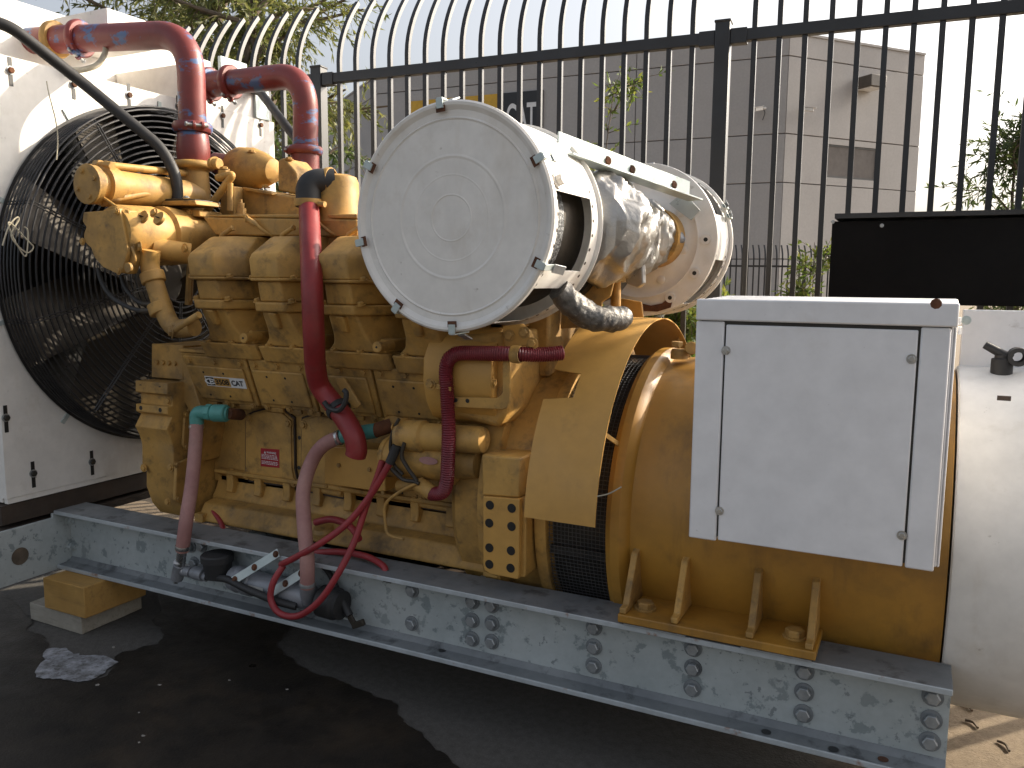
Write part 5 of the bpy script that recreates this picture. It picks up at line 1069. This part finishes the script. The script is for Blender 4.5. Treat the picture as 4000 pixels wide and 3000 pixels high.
# mounting beam between the two air cleaners
mbm = thing('mounting_beam', 'pale galvanised angle beam joining both white air cleaners', 'beam', (2.345,0.6,1.788))
q0, q1 = V((2.204,0.22,1.865)), V((2.403,1.05,1.796))
G().bar(q0, q1, .006, .072, (0, 0, 1)).build('web', 'galvlight', mbm, .001)
off = Vector((.03, -.012, -.037)); G().bar(q0 + off, q1 + off, .064, .006, (0, 0, 1)).build('flange', 'galvlight', mbm, .001)
G().prism([(2.352,1.06,1.821),(2.447,1.06,1.722),(2.412,1.06,1.684),(2.323,1.06,1.751),(2.368,1.06,1.785)], (0, .008, 0)).build('end_cleat', 'galv', mbm, .001)
for p in [(2.149,0.62,1.863)]: pass
for f in (.32, .5, .85): bolt(mbm, q0.lerp(q1, f) + Vector((.004, -.004, .0)), (.75, -.6, 0), .011, 'rust')
# foil insulation blankets
def blanket(pts, radii, name, label, m='foil', seed=1, amp=.022):
    random.seed(seed); P = catmull(pts, 18); g = G(); n = 90; rings = []; m_ = len(P)
    for i, p in enumerate(P):
        t = (P[min(i + 1, m_ - 1)] - P[max(i - 1, 0)]).normalized(); u, w2, _ = frame(t); f = i / (m_ - 1) * (len(radii) - 1); j = min(int(f), len(radii) - 2); r = radii[j] * (1 - f + j) + radii[j + 1] * (f - j)
        ring = []
        for k in range(n):
            a = 2 * math.pi * k / n; d = u * math.cos(a) + w2 * math.sin(a); q = p + d * r
            fold = Vector((q.x * 16, q.y * 16, q.z * 5)) + Vector((seed, 0, 0)); ring.append(q + d * ((1 - 2 * abs(noise.noise(fold))) * amp * .9 + noise.noise(q * 9) * amp * .8 + (1 - 2 * abs(noise.noise(q * 38))) * amp * .22))
        rings.append(ring)
    g.loft(rings); o = g.build(name, m, None, ang=60); return tag(o, label, 'insulation blanket')
blanket([(2.263,0.33,1.617), (2.253,0.45,1.614), (2.246,0.57,1.613)], [.11, .155, .165, .15], 'insulation_blanket', 'big crumpled silver foil blanket against the air cleaner with the round lid', seed=2, amp=.03)
blanket([(2.233,0.55,1.615), (2.222,0.7,1.608), (2.217,0.82,1.605)], [.15, .14, .135, .11], 'insulation_blanket', 'middle silver foil blanket with torn flap on exhaust duct', seed=5, amp=.034)
blanket([(2.217,0.82,1.605), (2.226,0.96,1.617), (2.232,1.06,1.622)], [.11, .125, .12, .09], 'insulation_blanket', 'small silver foil blanket next to the yellow duct collar', seed=9, amp=.03)
g = G().lathe((2.264,1,1.619), (.0, 1, 0), [(0, .02), (0, .118), (.10, .118), (.10, .1)], 40).build('duct_collar', 'yellow', ac2)
fl_ = G(); fl_.prism([(2.294,0.62,1.578),(2.353,0.62,1.569),(2.362,0.62,1.438),(2.345,0.62,1.422),(2.301,0.62,1.438)], (.01, .012, 0)); tag(fl_.build('foil_flap', 'foil', None, .003), 'loose hanging silver foil flap below the blankets', 'foil flap')
blanket([(2.242,0.15,1.418), (2.276,0.2,1.361), (2.33,0.24,1.329), (2.377,0.3,1.325), (2.407,0.34,1.336)], [.03, .034, .036, .034, .03, .02], 'insulation_sleeve', 'grey worn foil sleeve draped over the yellow sheet guard', 'foildark', 4, .010)
# ================================================================ DEBRIS
for i, p in enumerate([(1.077,0.019,0.004)]):
    o = G().lathe((p[0], p[1], .0), (0, 0, 1), [(0, .007), (0, .013), (.004, .013), (.004, .007)], 20, False).build('washer', 'steel'); tag(o, 'shiny steel washer lying on the wet black pavement', 'washer')
random.seed(12)
for i, p in enumerate([(0.48,-0.111,0.003),(0.985,-0.407,0.003),(1.117,-0.498,0.003),(0.891,-0.242,0.003),(1.316,-0.061,0.003),(1.137,-0.531,0.003),(1.084,-0.104,0.003),(0.695,-0.343,0.003)]):
    g = G(); s = random.uniform(.006, .011); a0 = random.uniform(0, 6)
    g.prism([(p[0] + s * random.uniform(.5, 1.1) * math.cos(a0 + k * 1.05), p[1] + s * random.uniform(.3, .8) * math.sin(a0 + k * 1.05), .001) for k in range(6)], (0, 0, .004))
    tag(g.build('paint_flake', 'flake'), 'small pale flake lying on the stained dark pavement', 'flake', 'pale flakes scattered on the pavement')
wr = G().tube(catmull([(2.446,-0.02,0.836), (2.484,-0.03,0.851), (2.523,-0.04,0.877)]), .0022, 6).build('wire_end', 'string'); tag(wr, 'short white wire sticking out beside the sheet guard edge', 'wire')
# twigs on the sunlit ground strip
for k, (a, b) in enumerate((((3.456,0.806,0.006), (3.49,0.769,0.006)), ((3.443,0.925,0.006), (3.48,0.885,0.006)), ((3.542,0.71,0.006), (3.57,0.66,0.006)), ((3.557,1.013,0.006), (3.611,1.077,0.006)))):
    m_ = (V(a) + V(b)) / 2 + Vector((.006, .01, .002)); tw = G().tube(catmull([a, m_, b]), .0045, 6).build('twig', 'bark'); tag(tw, 'thin dark twig lying on the striped sunlit ground beside the skid end', 'twig', 'twigs on the sunlit ground')
